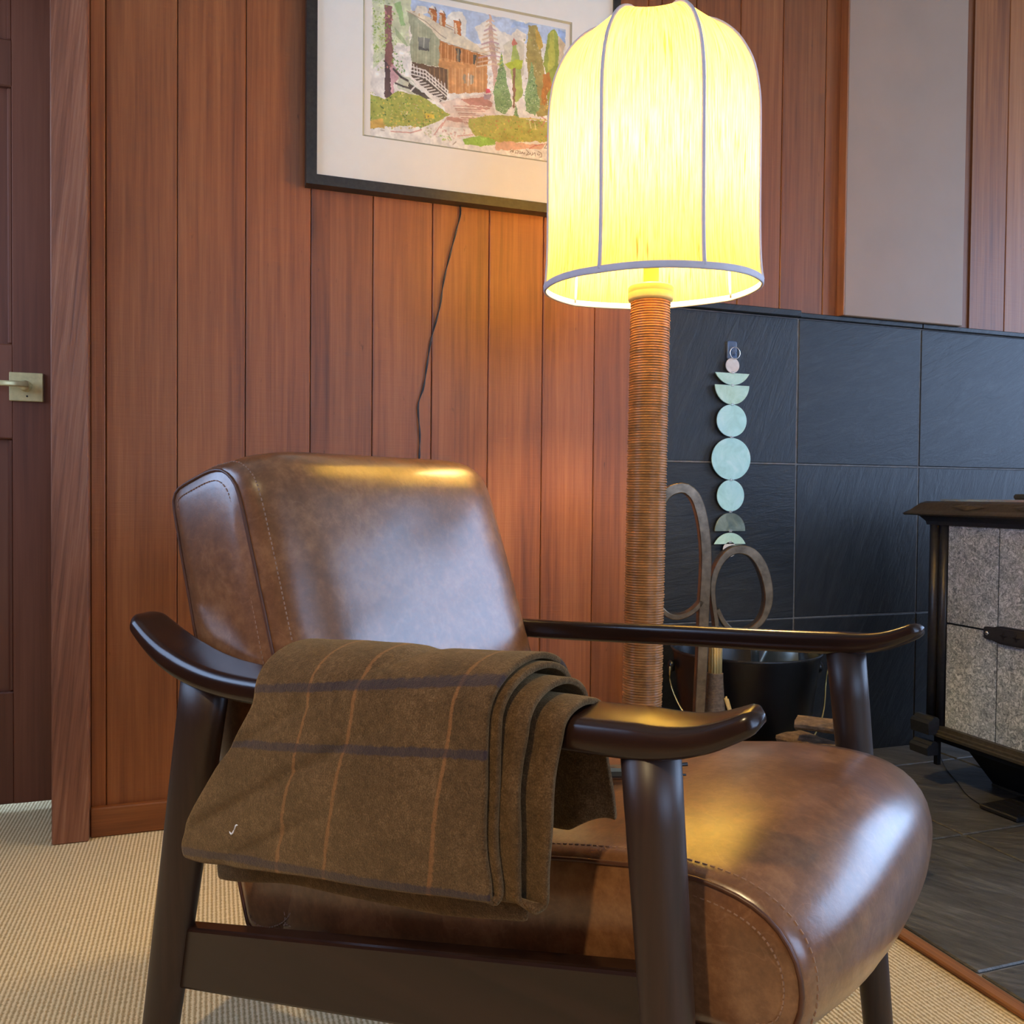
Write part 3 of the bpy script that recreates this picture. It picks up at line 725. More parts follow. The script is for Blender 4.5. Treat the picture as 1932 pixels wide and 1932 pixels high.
clt = empty('ceiling_light_trim', (-2.62, -2.52, CEIL), kind='structure')  # trim ring of the recessed ceiling light, out of view
lathe('trim_ring', [(0.060, -0.004), (0.085, -0.004), (0.088, 0.0), (0.060, 0.0)], M_PLASTER, clt, 32, cap=False)
PAINT = [["p",[178,198,222],[[112,365],[215,385],[305,370],[433,359],[533,355],[531,311],[505,309],[451,305],[386,288],[363,295],[320,276],[266,272],[211,289],[156,305],[120,322]]],["p",[236,232,214],[[202,316],[221,341],[249,346],[262,327],[258,289],[278,274],[250,272],[211,286]]],["p",[236,232,214],[[177,378],[311,363],[421,357],[430,348],[377,352],[328,351],[249,360],[215,375]]],["p",[238,230,208],[[283,313],[314,337],[351,317],[380,311],[398,331],[421,319],[416,280],[306,260]]],["p",[150,178,214],[[386,348],[430,349],[427,336],[404,337],[377,330]]],["p",[140,170,215],[[510,349],[532,347],[530,313],[517,322]]],["p",[206,214,170],[[22,353],[117,371],[118,335],[113,263],[118,238],[86,240],[26,165]]],["d",[[120,160,60],[150,180,80],[90,130,60],[190,200,120]],160,5,[[22,347],[85,360],[75,290],[86,235],[70,175],[26,163]]],["p",[150,190,120],[[77,332],[93,341],[104,285],[94,281]]],["p",[160,180,130],[[78,278],[94,260],[113,237],[107,234],[81,258]]],["d",[[200,205,180],[225,220,200]],40,6,[[99,269],[121,273],[118,204],[94,200]]],["p",[120,80,80],[[54,323],[70,326],[70,256],[76,197],[73,176],[55,183]]],["p",[66,52,58],[[54,193],[70,175],[69,133],[77,98],[63,99],[54,105]]],["d",[[190,120,120],[205,140,140],[150,100,90]],26,6,[[52,322],[72,326],[74,173],[60,173]]],["p",[205,160,165],[[67,175],[74,186],[95,164],[78,140],[77,109],[71,118]]],["d",[[110,150,60],[140,170,70],[170,190,90]],60,6,[[22,301],[59,324],[75,290],[65,231],[31,205]]],["d",[[90,140,60],[130,160,70]],40,5,[[70,232],[94,200],[113,167],[87,162],[68,196]]],["p",[196,202,176],[[87,165],[121,158],[146,130],[179,114],[130,117],[87,131]]],["l",[50,45,45],5,[[76,174],[95,158],[111,152]]],["l",[50,45,45],4,[[81,141],[100,136],[119,134]]],["p",[60,56,54],[[111,151],[146,130],[168,118],[157,113],[132,123],[119,128]]],["p",[150,158,128],[[108,321],[134,312],[167,289],[194,267],[192,199],[121,199],[116,240],[121,265]]],["l",[132,140,112],1.2,[[126,302],[125,200]]],["l",[176,178,146],1.2,[[137,296],[136,200]]],["l",[132,140,112],1.2,[[148,290],[147,200]]],["l",[176,178,146],1.2,[[158,283],[157,200]]],["l",[132,140,112],1.2,[[169,277],[168,200]]],["l",[176,178,146],1.2,[[179,271],[178,200]]],["l",[132,140,112],1.2,[[185,267],[184,200]]],["p",[226,214,180],[[108,321],[131,324],[155,318],[210,299],[280,275],[326,251],[318,246],[250,257],[191,266],[167,290],[134,310]]],["l",[150,130,100],1.5,[[191,264],[250,255],[325,249]]],["l",[160,140,112],1.5,[[108,321],[156,304],[194,278],[208,272]]],["p",[196,138,80],[[191,263],[250,255],[318,246],[316,157],[265,146],[216,136],[211,196],[191,197]]],["p",[168,104,52],[[191,262],[250,254],[318,246],[316,221],[250,220],[192,222]]],["l",[214,166,112],1.3,[[196,258],[195,217]]],["l",[220,176,122],1.4,[[196,196],[197,180]]],["l",[150,92,46],1.3,[[201,258],[201,217]]],["l",[176,116,66],1.4,[[202,197],[203,181]]],["l",[206,150,92],1.3,[[207,257],[207,217]]],["l",[208,156,104],1.4,[[208,198],[209,182]]],["l",[214,166,112],1.3,[[213,256],[213,217]]],["l",[220,176,122],1.4,[[214,199],[214,183]]],["l",[150,92,46],1.3,[[219,255],[219,217]]],["l",[176,116,66],1.4,[[220,200],[221,140]]],["l",[206,150,92],1.3,[[225,255],[225,217]]],["l",[208,156,104],1.4,[[226,201],[227,141]]],["l",[214,166,112],1.3,[[231,254],[231,218]]],["l",[220,176,122],1.4,[[232,202],[233,142]]],["l",[150,92,46],1.3,[[237,253],[237,218]]],["l",[176,116,66],1.4,[[238,203],[239,143]]],["l",[206,150,92],1.3,[[243,252],[243,218]]],["l",[208,156,104],1.4,[[244,204],[245,144]]],["l",[214,166,112],1.3,[[249,251],[249,218]]],["l",[220,176,122],1.4,[[250,205],[251,144]]],["l",[150,92,46],1.3,[[255,251],[255,218]]],["l",[176,116,66],1.4,[[256,206],[257,145]]],["l",[206,150,92],1.3,[[261,250],[261,218]]],["l",[208,156,104],1.4,[[262,207],[263,146]]],["l",[214,166,112],1.3,[[267,249],[267,219]]],["l",[220,176,122],1.4,[[268,208],[269,147]]],["l",[150,92,46],1.3,[[274,248],[273,219]]],["l",[176,116,66],1.4,[[274,209],[275,148]]],["l",[206,150,92],1.3,[[280,247],[279,219]]],["l",[208,156,104],1.4,[[280,210],[281,149]]],["l",[214,166,112],1.3,[[286,247],[285,219]]],["l",[220,176,122],1.4,[[286,211],[287,150]]],["l",[150,92,46],1.3,[[292,246],[291,219]]],["l",[176,116,66],1.4,[[292,212],[293,151]]],["l",[206,150,92],1.3,[[298,245],[297,219]]],["l",[208,156,104],1.4,[[298,213],[299,152]]],["l",[214,166,112],1.3,[[304,244],[303,219]]],["l",[220,176,122],1.4,[[304,214],[305,153]]],["l",[150,92,46],1.3,[[310,243],[309,220]]],["l",[176,116,66],1.4,[[310,215],[311,154]]],["p",[86,66,50],[[121,199],[192,198],[212,196],[215,140],[178,162],[156,176],[121,178]]],["l",[140,104,70],1.5,[[167,191],[169,149]]],["l",[140,104,70],1.5,[[178,193],[180,151]]],["l",[140,104,70],1.5,[[192,196],[193,153]]],["l",[140,104,70],1.5,[[203,197],[204,155]]],["l",[170,150,110],2,[[213,195],[215,136]]],["p",[104,112,108],[[137,264],[166,265],[166,233],[137,233]]],["l",[190,196,180],1,[[152,265],[151,234]]],["p",[70,74,74],[[137,239],[166,239],[166,233],[137,233]]],["p",[72,70,62],[[235,252],[246,252],[245,220],[235,221]]],["p",[72,70,62],[[279,246],[286,246],[284,219],[280,219]]],["p",[150,110,66],[[288,245],[293,245],[293,218],[287,219]]],["l",[220,190,140],1,[[240,252],[239,221]]],["p",[140,128,104],[[254,191],[261,191],[261,168],[254,167]]],["p",[140,128,104],[[271,193],[281,193],[280,170],[271,169]]],["l",[238,224,196],1.6,[[267,195],[266,165]]],["l",[238,224,196],1.2,[[274,193],[274,169]]],["p",[176,98,48],[[163,338],[183,338],[184,308],[166,312]]],["p",[222,200,160],[[165,333],[171,333],[173,311],[167,312]]],["p",[240,232,214],[[162,340],[172,347],[183,340],[183,337]]],["l",[92,62,40],2,[[179,343],[183,335]]],["p",[176,98,48],[[188,333],[205,332],[207,298],[191,302]]],["p",[222,200,160],[[189,328],[196,327],[198,302],[192,302]]],["p",[240,232,214],[[187,334],[196,341],[205,334],[205,331]]],["l",[92,62,40],2,[[201,337],[206,329]]],["p",[176,98,48],[[227,321],[246,321],[247,285],[230,289]]],["p",[222,200,160],[[229,316],[235,316],[237,288],[231,289]]],["p",[240,232,214],[[226,323],[236,330],[246,322],[246,320]]],["l",[92,62,40],2,[[242,325],[246,318]]],["l",[190,150,96],2.2,[[126,322],[139,331],[166,326],[183,321]]],["l",[190,150,96],2,[[139,331],[139,315]]],["l",[190,150,96],2,[[206,307],[228,301]]],["l",[150,110,70],1.2,[[206,301],[227,296]]],["p",[238,230,206],[[134,340],[155,339],[164,328],[145,319],[126,321]]],["p",[70,60,52],[[119,183],[156,179],[214,143],[215,122],[195,114],[146,146],[121,163]]],["l",[240,236,222],2.6,[[106,189],[156,184],[214,143]]],["l",[240,236,222],2.6,[[106,180],[156,175],[214,135]]],["l",[240,236,222],2.6,[[107,171],[157,166],[214,127]]],["l",[240,236,224],1.8,[[110,194],[112,174]]],["l",[240,236,224],1.8,[[118,195],[120,176]]],["l",[240,236,224],1.8,[[126,194],[128,174]]],["l",[240,236,224],1.8,[[134,191],[136,171]]],["l",[240,236,224],1.8,[[142,187],[143,168]]],["l",[240,236,224],1.8,[[150,184],[151,164]]],["l",[240,236,224],1.8,[[158,181],[159,161]]],["l",[240,236,224],1.8,[[165,177],[167,158]]],["l",[240,236,224],1.8,[[173,174],[175,154]]],["l",[240,236,224],1.8,[[181,171],[183,151]]],["l",[240,236,224],1.8,[[189,168],[191,148]]],["l",[240,236,224],1.8,[[197,164],[199,144]]],["l",[240,236,224],1.8,[[205,161],[207,141]]],["l",[238,234,220],2.4,[[121,157],[140,163]]],["l",[238,234,220],2.4,[[130,152],[148,159]]],["l",[238,234,220],2.4,[[138,148],[157,154]]],["l",[238,234,220],2.4,[[146,143],[165,150]]],["l",[238,234,220],2.4,[[154,139],[173,145]]],["l",[238,234,220],2.4,[[162,134],[181,141]]],["l",[238,234,220],2.4,[[170,130],[190,136]]],["l",[238,234,220],2.4,[[179,125],[198,132]]],["l",[238,234,220],2.4,[[187,121],[206,127]]],["l",[240,236,222],3,[[213,143],[213,119]]],["l",[60,52,50],2,[[193,112],[205,129]]],["l",[240,236,224],3,[[179,125],[206,116]]],["l",[240,236,222],3,[[119,152],[146,133]]],["l",[240,236,222],3,[[140,153],[119,128]]],["p",[226,206,186],[[193,111],[251,133],[330,159],[336,109],[351,97],[279,60],[196,53],[218,83]]],["p",[178,124,110],[[245,127],[307,143],[332,132],[330,121],[273,117]]],["p",[186,136,118],[[212,79],[279,81],[251,70],[212,69]]],["p",[190,140,120],[[259,114],[327,118],[322,112],[268,110]]],["l",[196,150,128],2,[[229,108],[279,115]]],["l",[230,212,190],2,[[231,105],[289,112]]],["l",[170,120,100],2,[[234,102],[300,110]]],["l",[196,150,128],2,[[236,98],[311,107]]],["l",[230,212,190],2,[[239,95],[321,105]]],["l",[170,120,100],2,[[241,92],[286,97]]],["l",[196,150,128],2,[[244,88],[297,94]]],["l",[230,212,190],2,[[246,85],[307,92]]],["l",[170,120,100],2,[[249,82],[318,89]]],["l",[196,150,128],2,[[251,78],[283,80]]],["l",[230,212,190],2,[[254,75],[293,79]]],["l",[170,120,100],2,[[257,71],[304,77]]],["l",[196,150,128],2,[[259,68],[315,74]]],["l",[230,212,190],2,[[262,65],[280,65]]],["l",[206,150,130],2.2,[[71,22],[120,26],[147,37]]],["l",[200,140,120],1.6,[[179,29],[201,62]]],["l",[200,140,120],1.6,[[196,48],[212,77]]],["l",[206,150,130],2,[[240,35],[280,44]]],["d",[[226,196,170],[236,216,196],[210,170,150]],50,6,[[157,47],[279,65],[280,33],[224,17],[157,29]]],["p",[150,160,70],[[18,105],[55,97],[87,123],[146,119],[195,98],[220,86],[193,66],[152,44],[119,42],[77,36],[19,25]]],["d",[[110,146,50],[160,176,70],[196,186,80],[206,180,70],[90,120,50],[60,90,40],[215,200,130]],330,5,[[18,115],[55,97],[87,123],[146,117],[218,88],[193,66],[152,41],[61,28],[19,23]]],["d",[[236,226,200],[230,150,120],[140,160,210]],30,2.5,[[87,95],[146,104],[141,58],[98,54]]],["p",[204,164,76],[[19,40],[50,50],[55,30],[19,22]]],["d",[[206,170,80],[190,150,70]],40,5,[[19,45],[77,49],[146,59],[152,43],[19,22]]],["p",[206,180,60],[[157,79],[182,80],[179,69],[157,66]]],["d",[[110,90,40],[150,80,60]],24,3,[[146,72],[168,75],[166,46],[149,44]]],["p",[196,160,140],[[319,354],[326,350],[335,279],[344,232],[347,162],[336,160],[329,229],[320,282]]],["l",[206,174,140],3.2,[[314,333],[323,341],[333,337]]],["l",[214,190,150],3.2,[[312,321],[323,330],[335,326]]],["l",[186,150,150],3.2,[[309,309],[324,319],[338,315]]],["l",[206,174,140],3.2,[[307,298],[325,308],[341,304]]],["l",[214,190,150],3.2,[[304,286],[326,297],[343,293]]],["l",[186,150,150],3.2,[[302,274],[327,286],[346,283]]],["l",[206,174,140],3.2,[[299,262],[328,275],[349,272]]],["l",[214,190,150],3.2,[[297,251],[329,263],[351,261]]],["l",[186,150,150],3.2,[[294,239],[330,252],[354,250]]],["l",[206,174,140],3.2,[[292,227],[331,241],[357,239]]],["l",[214,190,150],3.2,[[289,216],[332,230],[359,228]]],["d",[[206,186,150],[180,150,140],[214,196,170]],60,4,[[314,281],[343,286],[353,166],[321,158]]],["p",[214,206,176],[[360,283],[381,301],[416,299],[416,217],[387,196],[361,208]]],["p",[156,176,86],[[389,302],[404,253],[414,162],[394,142],[385,184],[378,238]]],["p",[196,110,90],[[388,307],[396,292],[387,283],[383,290]]],["p",[170,186,50],[[364,235],[393,251],[413,254],[410,229],[378,224]]],["p",[120,84,64],[[385,228],[392,229],[393,128],[386,127]]],["p",[150,136,72],[[428,345],[451,349],[463,285],[476,210],[483,123],[453,115],[428,191],[422,272]]],["d",[[150,130,60],[180,170,110],[200,190,140],[120,130,60]],90,5,[[415,326],[463,334],[482,172],[453,118],[423,163]]],["p",[196,160,66],[[445,339],[457,333],[469,297],[457,287],[448,310]]],["p",[140,156,60],[[481,332],[498,349],[511,338],[514,255],[507,148],[501,92],[483,95],[479,227],[469,253]]],["p",[176,180,70],[[486,336],[498,344],[502,253],[482,238]]],["p",[166,104,44],[[470,225],[485,236],[494,202],[479,172],[477,144],[464,153]]],["d",[[196,130,50],[206,160,70],[150,100,50]],40,5,[[464,197],[494,196],[495,130],[465,125]]],["p",[210,190,150],[[511,335],[529,313],[526,285],[511,255]]],["p",[116,150,96],[[355,266],[371,189],[384,132],[364,108],[340,115],[334,157],[344,201]]],["d",[[40,84,50],[60,110,60],[30,60,40],[210,216,190],[120,160,90],[226,226,206]],170,3.2,[[355,266],[372,189],[384,132],[364,108],[340,115],[331,157],[344,201]]],["p",[116,150,96],[[437,258],[451,189],[463,142],[446,117],[423,125],[418,168],[427,202]]],["d",[[40,84,50],[60,110,60],[30,60,40],[210,216,190],[120,160,90],[226,226,206]],170,3.2,[[437,258],[452,190],[463,142],[446,117],[423,125],[415,167],[427,202]]],["p",[116,150,96],[[395,142],[405,96],[413,71],[401,47],[385,56],[382,99],[388,110]]],["d",[[40,84,50],[60,110,60],[30,60,40],[210,216,190],[120,160,90],[226,226,206]],170,3.2,[[395,142],[406,96],[413,71],[401,47],[385,56],[380,99],[388,110]]],["d",[[190,196,40],[206,200,60]],16,4,[[346,254],[364,257],[364,224],[347,221]]],["p",[200,70,90],[[313,167],[324,166],[326,156],[314,154]]],["p",[150,130,140],[[306,150],[327,152],[324,139],[310,136]]],["p",[160,160,74],[[268,82],[330,100],[394,109],[423,103],[493,107],[492,57],[395,41],[337,33],[285,44],[268,63]]],["d",[[120,150,50],[150,160,60],[190,160,70],[170,120,60],[90,120,40],[206,190,90],[196,110,80]],300,4.5,[[268,88],[330,100],[394,109],[493,113],[494,58],[395,38],[337,30],[282,41]]],["p",[128,172,66],[[253,29],[297,43],[337,41],[340,28],[305,19],[259,16]]],["d",[[110,160,50],[150,190,90]],50,5,[[253,29],[297,43],[340,41],[337,25],[259,16]]],["d",[[140,180,80],[170,200,120]],20,5,[[188,33],[218,32],[224,22],[193,21]]],["d",[[196,196,150]],14,6,[[152,44],[174,44],[174,23],[158,21]]],["p",[216,170,140],[[341,33],[374,41],[430,40],[481,50],[466,34],[395,23],[363,16],[340,17]]],["l",[190,110,100],2,[[433,30],[448,40],[469,46]]],["l",[190,110,100],1.6,[[465,117],[477,111],[465,89]]],["d",[[210,120,90]],16,3.5,[[453,118],[483,120],[477,75],[459,75]]],["l",[206,190,80],2.2,[[406,104],[432,107],[492,110]]],["l",[230,220,170],1.6,[[432,101],[437,83]]],["l",[230,220,170],1.6,[[447,98],[450,82]]],["l",[120,100,78],0.8,[[381,20],[384,17],[380,14],[387,20],[386,14],[390,20],[389,14]]],["l",[120,100,78],0.8,[[396,20],[394,13],[399,15]]],["l",[120,100,78],0.8,[[398,20],[402,20],[400,13]]],["l",[120,100,78],0.8,[[405,20],[404,14],[409,15],[408,20]]],["l",[120,100,78],0.8,[[413,19],[411,14],[415,18],[416,14],[420,18],[420,14]]],["l",[120,100,78],0.9,[[424,26],[431,20],[424,12],[433,15],[435,19],[439,13]]],["l",[120,100,78],0.9,[[442,22],[441,15],[448,22],[450,13]]],["l",[120,100,78],0.8,[[457,22],[455,17],[461,17],[462,21]]],["l",[120,100,78],1,[[457,26],[466,23],[467,13],[462,12]]],["l",[130,120,90],1,[[475,37],[481,49],[486,38],[474,37]]],["l",[120,100,78],1.2,[[485,14],[487,13]]],["l",[150,130,100],1.6,[[228,12],[236,20]]],["l",[170,150,120],1,[[45,22],[54,21]]]]
# ------------------------------------------------------------------ framed watercolour
PX0, PX1, PZ0, PZ1 = -1.424, -0.605, 1.519, 2.158     # frame outside
OX0, OX1, OZ0, OZ1 = -1.290, -0.742, 1.652, 2.025     # mat opening
pic = empty('framed_watercolor', (-1.0, 0.006, PZ0), label='watercolour of a barn among conifers in a wide cream mat and black frame', category='painting')
def _pl(v): return (v[0] + 1.0, v[1] - 0.006, v[2] - PZ0)
def frame_bar(a0, a1, b1, b0, y0, y1, mat, name):
    # mitred bar: outer edge a0-a1, inner edge b0-b1 (x,z), y0 front
    V = [_pl((*p[:1], y, p[1])) for y in (y0, y1) for p in (a0, a1, b1, b0)]
    F = [(0, 1, 2, 3), (7, 6, 5, 4), (0, 4, 5, 1), (1, 5, 6, 2), (2, 6, 7, 3), (3, 7, 4, 0)]
    return mesh(name, V, F, mat, pic)
ix0, ix1, iz0, iz1 = PX0 + 0.025, PX1 - 0.020, PZ0 + 0.024, PZ1 - 0.022
O4 = [(PX0, PZ0), (PX1, PZ0), (PX1, PZ1), (PX0, PZ1)]
I4 = [(ix0, iz0), (ix1, iz0), (ix1, iz1), (ix0, iz1)]
for k in range(4):
    frame_bar(O4[k], O4[(k + 1) % 4], I4[(k + 1) % 4], I4[k], -0.030, 0.006, M_BLACKFRAME, 'frame_bar')
box('backing_board', ix0 + 1.0, ix1 + 1.0, -0.018, -0.004, iz0 - PZ0, iz1 - PZ0, M_MATBEVEL, pic)
M4 = [(OX0, OZ0), (OX1, OZ0), (OX1, OZ1), (OX0, OZ1)]
for k in range(4):
    a, b = I4[k], I4[(k + 1) % 4]
    V = [_pl((a[0], -0.022, a[1])), _pl((b[0], -0.022, b[1])), _pl((M4[(k + 1) % 4][0], -0.022, M4[(k + 1) % 4][1])), _pl((M4[k][0], -0.022, M4[k][1]))]
    mesh('mat_board', V, [(0, 1, 2, 3)], M_MAT, pic)
    s = 0.0045
    cs = [(1, 1), (-1, 1), (-1, -1), (1, -1)]
    k2 = (k + 1) % 4
    W = [V[3], V[2], _pl((M4[k2][0] + cs[k2][0] * s, -0.0185, M4[k2][1] + cs[k2][1] * s)), _pl((M4[k][0] + cs[k][0] * s, -0.0185, M4[k][1] + cs[k][1] * s))]
    mesh('mat_bevel', W, [(0, 1, 2, 3)], M_MATBEVEL, pic)

def paint_sheet():
    res = 1.5
    nx, nz = int(548 / res), int(373 / res)
    rng = np.random.default_rng(3)
    gx, gz = np.meshgrid((np.arange(nx) + 0.5) * res, (np.arange(nz) + 0.5) * res)
    img = np.empty((nz, nx, 3)); img[:] = (240, 234, 218)
    def wob(amp, s):
        a = rng.normal(0, 1, (int(373 / s) + 3, int(548 / s) + 3))
        i = gz / s; j = gx / s
        i0 = i.astype(int); j0 = j.astype(int); fi = i - i0; fj = j - j0
        return amp * (a[i0, j0] * (1 - fi) * (1 - fj) + a[i0 + 1, j0] * fi * (1 - fj) + a[i0, j0 + 1] * (1 - fi) * fj + a[i0 + 1, j0 + 1] * fi * fj)
    wx, wz, tone = wob(1.3, 7), wob(1.3, 7), 1 + wob(0.05, 12) + wob(0.03, 4)
    X, Z = gx + wx, gz + wz
    def inside(pts):
        m = np.zeros(X.shape, bool)
        n = len(pts)
        for a in range(n):
            x1, z1 = pts[a]; x2, z2 = pts[(a + 1) % n]
            if z1 == z2: continue
            c = ((z1 > Z) != (z2 > Z)) & (X < (x2 - x1) * (Z - z1) / (z2 - z1) + x1)
            m ^= c
        return m
    for s in PAINT:
        if s[0] == 'p':
            img[inside(s[2])] = s[1]
        elif s[0] == 'l':
            w = max(s[2], 0.75) / 2 + 0.35
            for (x1, z1), (x2, z2) in zip(s[3][:-1], s[3][1:]):
                dx, dz = x2 - x1, z2 - z1
                t = np.clip(((gx - x1) * dx + (gz - z1) * dz) / (dx * dx + dz * dz + 1e-9), 0, 1)
                d = np.hypot(gx - x1 - t * dx, gz - z1 - t * dz)
                a = np.clip((w + 0.5 - d) / 1.0, 0, 1)[..., None] * 0.9
                img = img * (1 - a) + np.array(s[1]) * a
        else:
            m = inside(s[4])
            zz, xx = np.nonzero(m)
            if len(zz) == 0: continue
            for _ in range(s[2]):
                k = rng.integers(len(zz)); col = np.array(s[1][rng.integers(len(s[1]))])
                a = rng.uniform(0, math.pi); r1 = s[3] * rng.uniform(0.5, 1.3) / 2; r2 = r1 * rng.uniform(0.35, 0.8)
                cx, cz = gx[0, xx[k]], gz[zz[k], 0]
                R = int(r1 / res) + 2
                sl = (slice(max(zz[k] - R, 0), zz[k] + R + 1), slice(max(xx[k] - R, 0), xx[k] + R + 1))
                u = (gx[sl] - cx) * math.cos(a) + (gz[sl] - cz) * math.sin(a)
                v = -(gx[sl] - cx) * math.sin(a) + (gz[sl] - cz) * math.cos(a)
                al = np.clip(1.6 - 1.3 * ((u / r1) ** 2 + (v / r2) ** 2), 0, 0.85)[..., None]
                img[sl] = img[sl] * (1 - al) + col * al
    # unpainted paper margin
    mg = (gx < 19) | (gx > 531) | (gz > 352)
    img[mg] = (240, 234, 218)
    tone[mg] = 1
    img = img * 0.84 + np.array((240, 234, 214)) * 0.16
    c = np.clip(img * tone[..., None], 0, 255) / 255.0
    lin = np.where(c <= 0.04045, c / 12.92, ((c + 0.055) / 1.055) ** 2.4)
    xs = OX0 + np.arange(nx + 1) * res / 1000 * (0.548 / (nx * res / 1000))
    zs = OZ0 + np.arange(nz + 1) * res / 1000 * (0.373 / (nz * res / 1000))
    GX, GZ = np.meshgrid(xs, zs)
    V = np.stack([GX.ravel() + 1.0, np.full(GX.size, -0.0178 - 0.006), GZ.ravel() - PZ0], 1)
    ii, jj = np.meshgrid(np.arange(nz), np.arange(nx), indexing='ij')
    b = (ii * (nx + 1) + jj).ravel()
    F = np.stack([b, b + 1, b + nx + 2, b + nx + 1], 1)
    me = bpy.data.meshes.new('painted_sheet')
    me.vertices.add(len(V)); me.vertices.foreach_set('co', V.ravel())
    me.loops.add(F.size); me.loops.foreach_set('vertex_index', F.ravel().astype(np.int32))
    me.polygons.add(len(F)); me.polygons.foreach_set('loop_start', (np.arange(len(F)) * 4).astype(np.int32))
    me.update(); me.validate()
    at = me.color_attributes.new('paint', 'FLOAT_COLOR', 'CORNER')
    rgba = np.ones((len(F), 4, 4)); rgba[:, :, :3] = lin.reshape(-1, 1, 3)
    at.data.foreach_set('color', rgba.ravel())
    m = NT('watercolour_paper')
    ca = m.add('ShaderNodeVertexColor'); ca.layer_name = 'paint'
    m.ln(ca, 0, m.b, 'Base Color'); m.set(Roughness=0.85)
    m.b.inputs['Specular IOR Level'].default_value = 0.2
    return link('painted_sheet', me, m.m, pic)
paint_sheet()

# cord hanging from the picture
cp = [(-1.040, 0.004, 1.530), (-1.036, 0.0, 1.502), (-1.049, 0, 1.447), (-1.063, 0, 1.392), (-1.079, 0, 1.324), (-1.089, 0, 1.256), (-1.110, 0, 1.175),
      (-1.121, 0, 1.107), (-1.129, 0, 1.053), (-1.143, 0, 1.006), (-1.138, 0, 0.933), (-1.139, 0, 0.855), (-1.14, 0, 0.6), (-1.13, 0, 0.3), (-1.12, -0.002, 0.075)]
cpath = catmull(cp, 90)
cord = empty('picture_cord', (-1.04, 0, 1.53), label='thin black twisted cord hanging down the planks from the framed painting', category='cord')
for ph in (0, math.pi):
    tube('strand', [(p.x + 1.04 + 0.0013 * math.sin(ph + i * 0.9), p.y - 0.0018 + 0.0012 * math.cos(ph + i * 0.9), p.z - 1.53) for i, p in enumerate(cpath)], 0.0015, M_CORD, cord, 6, Vector((0, 1, 0)))

# ------------------------------------------------------------------ moon-phase hanging and its hook
hook = empty('wall_hook', (-0.228, -0.001, 1.20), label='small clear adhesive hook on the slate above the moon hanging', category='hook')
box('hook_plate', -0.016, 0.016, -0.004, 0.0, -0.024, 0.028, M_HOOK, hook, 0.004, 2)
tube('hook_arm', catmull([(0, -0.004, 0.012), (0, -0.010, -0.006), (0, -0.014, -0.012), (0, -0.018, -0.006)], 10), 0.004, M_HOOK, hook, 8, Vector((1, 0, 0)))
hang = empty('moon_garland', (-0.232, -0.012, 0.60), label='pale jade moon-phase disc garland hanging on the dark slate wall', category='wall hanging')
def disc(name, cz, w, h, kind, mat):
    pts = []
    n = 40
    if kind == 'full':
        pts = [(w / 2 * math.cos(2 * math.pi * k / n), h / 2 * math.sin(2 * math.pi * k / n)) for k in range(n)]
    else:
        sgn = -1 if kind == 'down' else 1
        R = (w * w / 4 + h * h) / (2 * h)
        a0 = math.asin(min(1, (w / 2) / R))
        if h > w / 2: a0 = math.pi - a0
        pts = [(R * math.sin(-a0 + 2 * a0 * k / n), sgn * (R * math.cos(-a0 + 2 * a0 * k / n) - R + h / 2)) for k in range(n + 1)]
    zc = cz - 0.60
    o = prism(name, [(x, z + zc) for x, z in pts], -0.0015, 0.0015, mat, hang)
    return o
disc('disc', 1.157, 0.044, 0.043, 'full', M_PEARL)
disc('crescent', 1.1185, 0.112, 0.034, 'down', M_JADE_G)
disc('half_disc', 1.0735, 0.113, 0.055, 'down', M_JADE_G)
disc('disc', 1.000, 0.098, 0.092, 'full', M_JADE)
disc('disc', 0.891, 0.128, 0.120, 'full', M_JADE)
disc('disc', 0.786, 0.089, 0.090, 'full', M_JADE)
disc('half_disc', 0.7105, 0.099, 0.052, 'up', M_JADE_D)
disc('crescent', 0.6635, 0.103, 0.032, 'up', M_JADE_G)
disc('disc', 0.632, 0.044, 0.043, 'full', M_PEARL)
for z in (1.1365, 1.1010, 1.0462, 0.953, 0.831, 0.7405, 0.685, 0.653):
    for dx in (-0.0025, 0.0025):
        ring = sweep('link_ring', [(dx + 0.0022 * math.cos(a), -0.0025, z - 0.60 + 0.0030 * math.sin(a)) for a in [2 * math.pi * k / 12 for k in range(12)]], circ(0.0007, 5), M_SCREW, hang, Vector((0, 1, 0)), closed=True)
sweep('hanging_ring', [(0.004 + 0.0165 * math.cos(a), -0.006, 1.192 - 0.60 + 0.0165 * math.sin(a)) for a in [2 * math.pi * k / 32 for k in range(32)]], circ(0.0013, 6), M_SCREW, hang, Vector((0, 1, 0)), closed=True)

# ------------------------------------------------------------------ floor lamp
lamp = empty('floor_lamp', (-0.792, -0.547, 0.0), label='lit floor lamp with domed linen shade and cane-wrapped column', category='lamp')
ax = Vector((0.021, 0.018, 1.2)).normalized()
lamp.rotation_mode = 'QUATERNION'
lamp.rotation_quaternion = Vector((0, 0, 1)).rotation_difference(ax)
lathe('base', [(0.145, 0.0), (0.148, 0.006), (0.146, 0.018), (0.12, 0.026), (0.05, 0.030), (0.05, 0.034)], M_IRON2, lamp, 48)
def wrap():
    prof = [(0.030, 0.030)]
    z = 0.032; pitch = 0.0053
    k = 0
    while z < 1.190:
        r = 0.0408 + 0.0006 * math.sin(k * 2.1) + 0.0004 * random.uniform(-1, 1)
        for t, o in ((0.0, -0.0044), (0.14, -0.0007), (0.36, 0.0006), (0.62, 0.0006), (0.84, -0.0006)):
            prof.append((r + o, z + pitch * t))
        z += pitch; k += 1
    prof.append((0.0385, z)); prof.append((0.030, z + 0.001))
    return lathe('cane_wrap', prof, M_RATTAN, lamp, 40)
wrap()
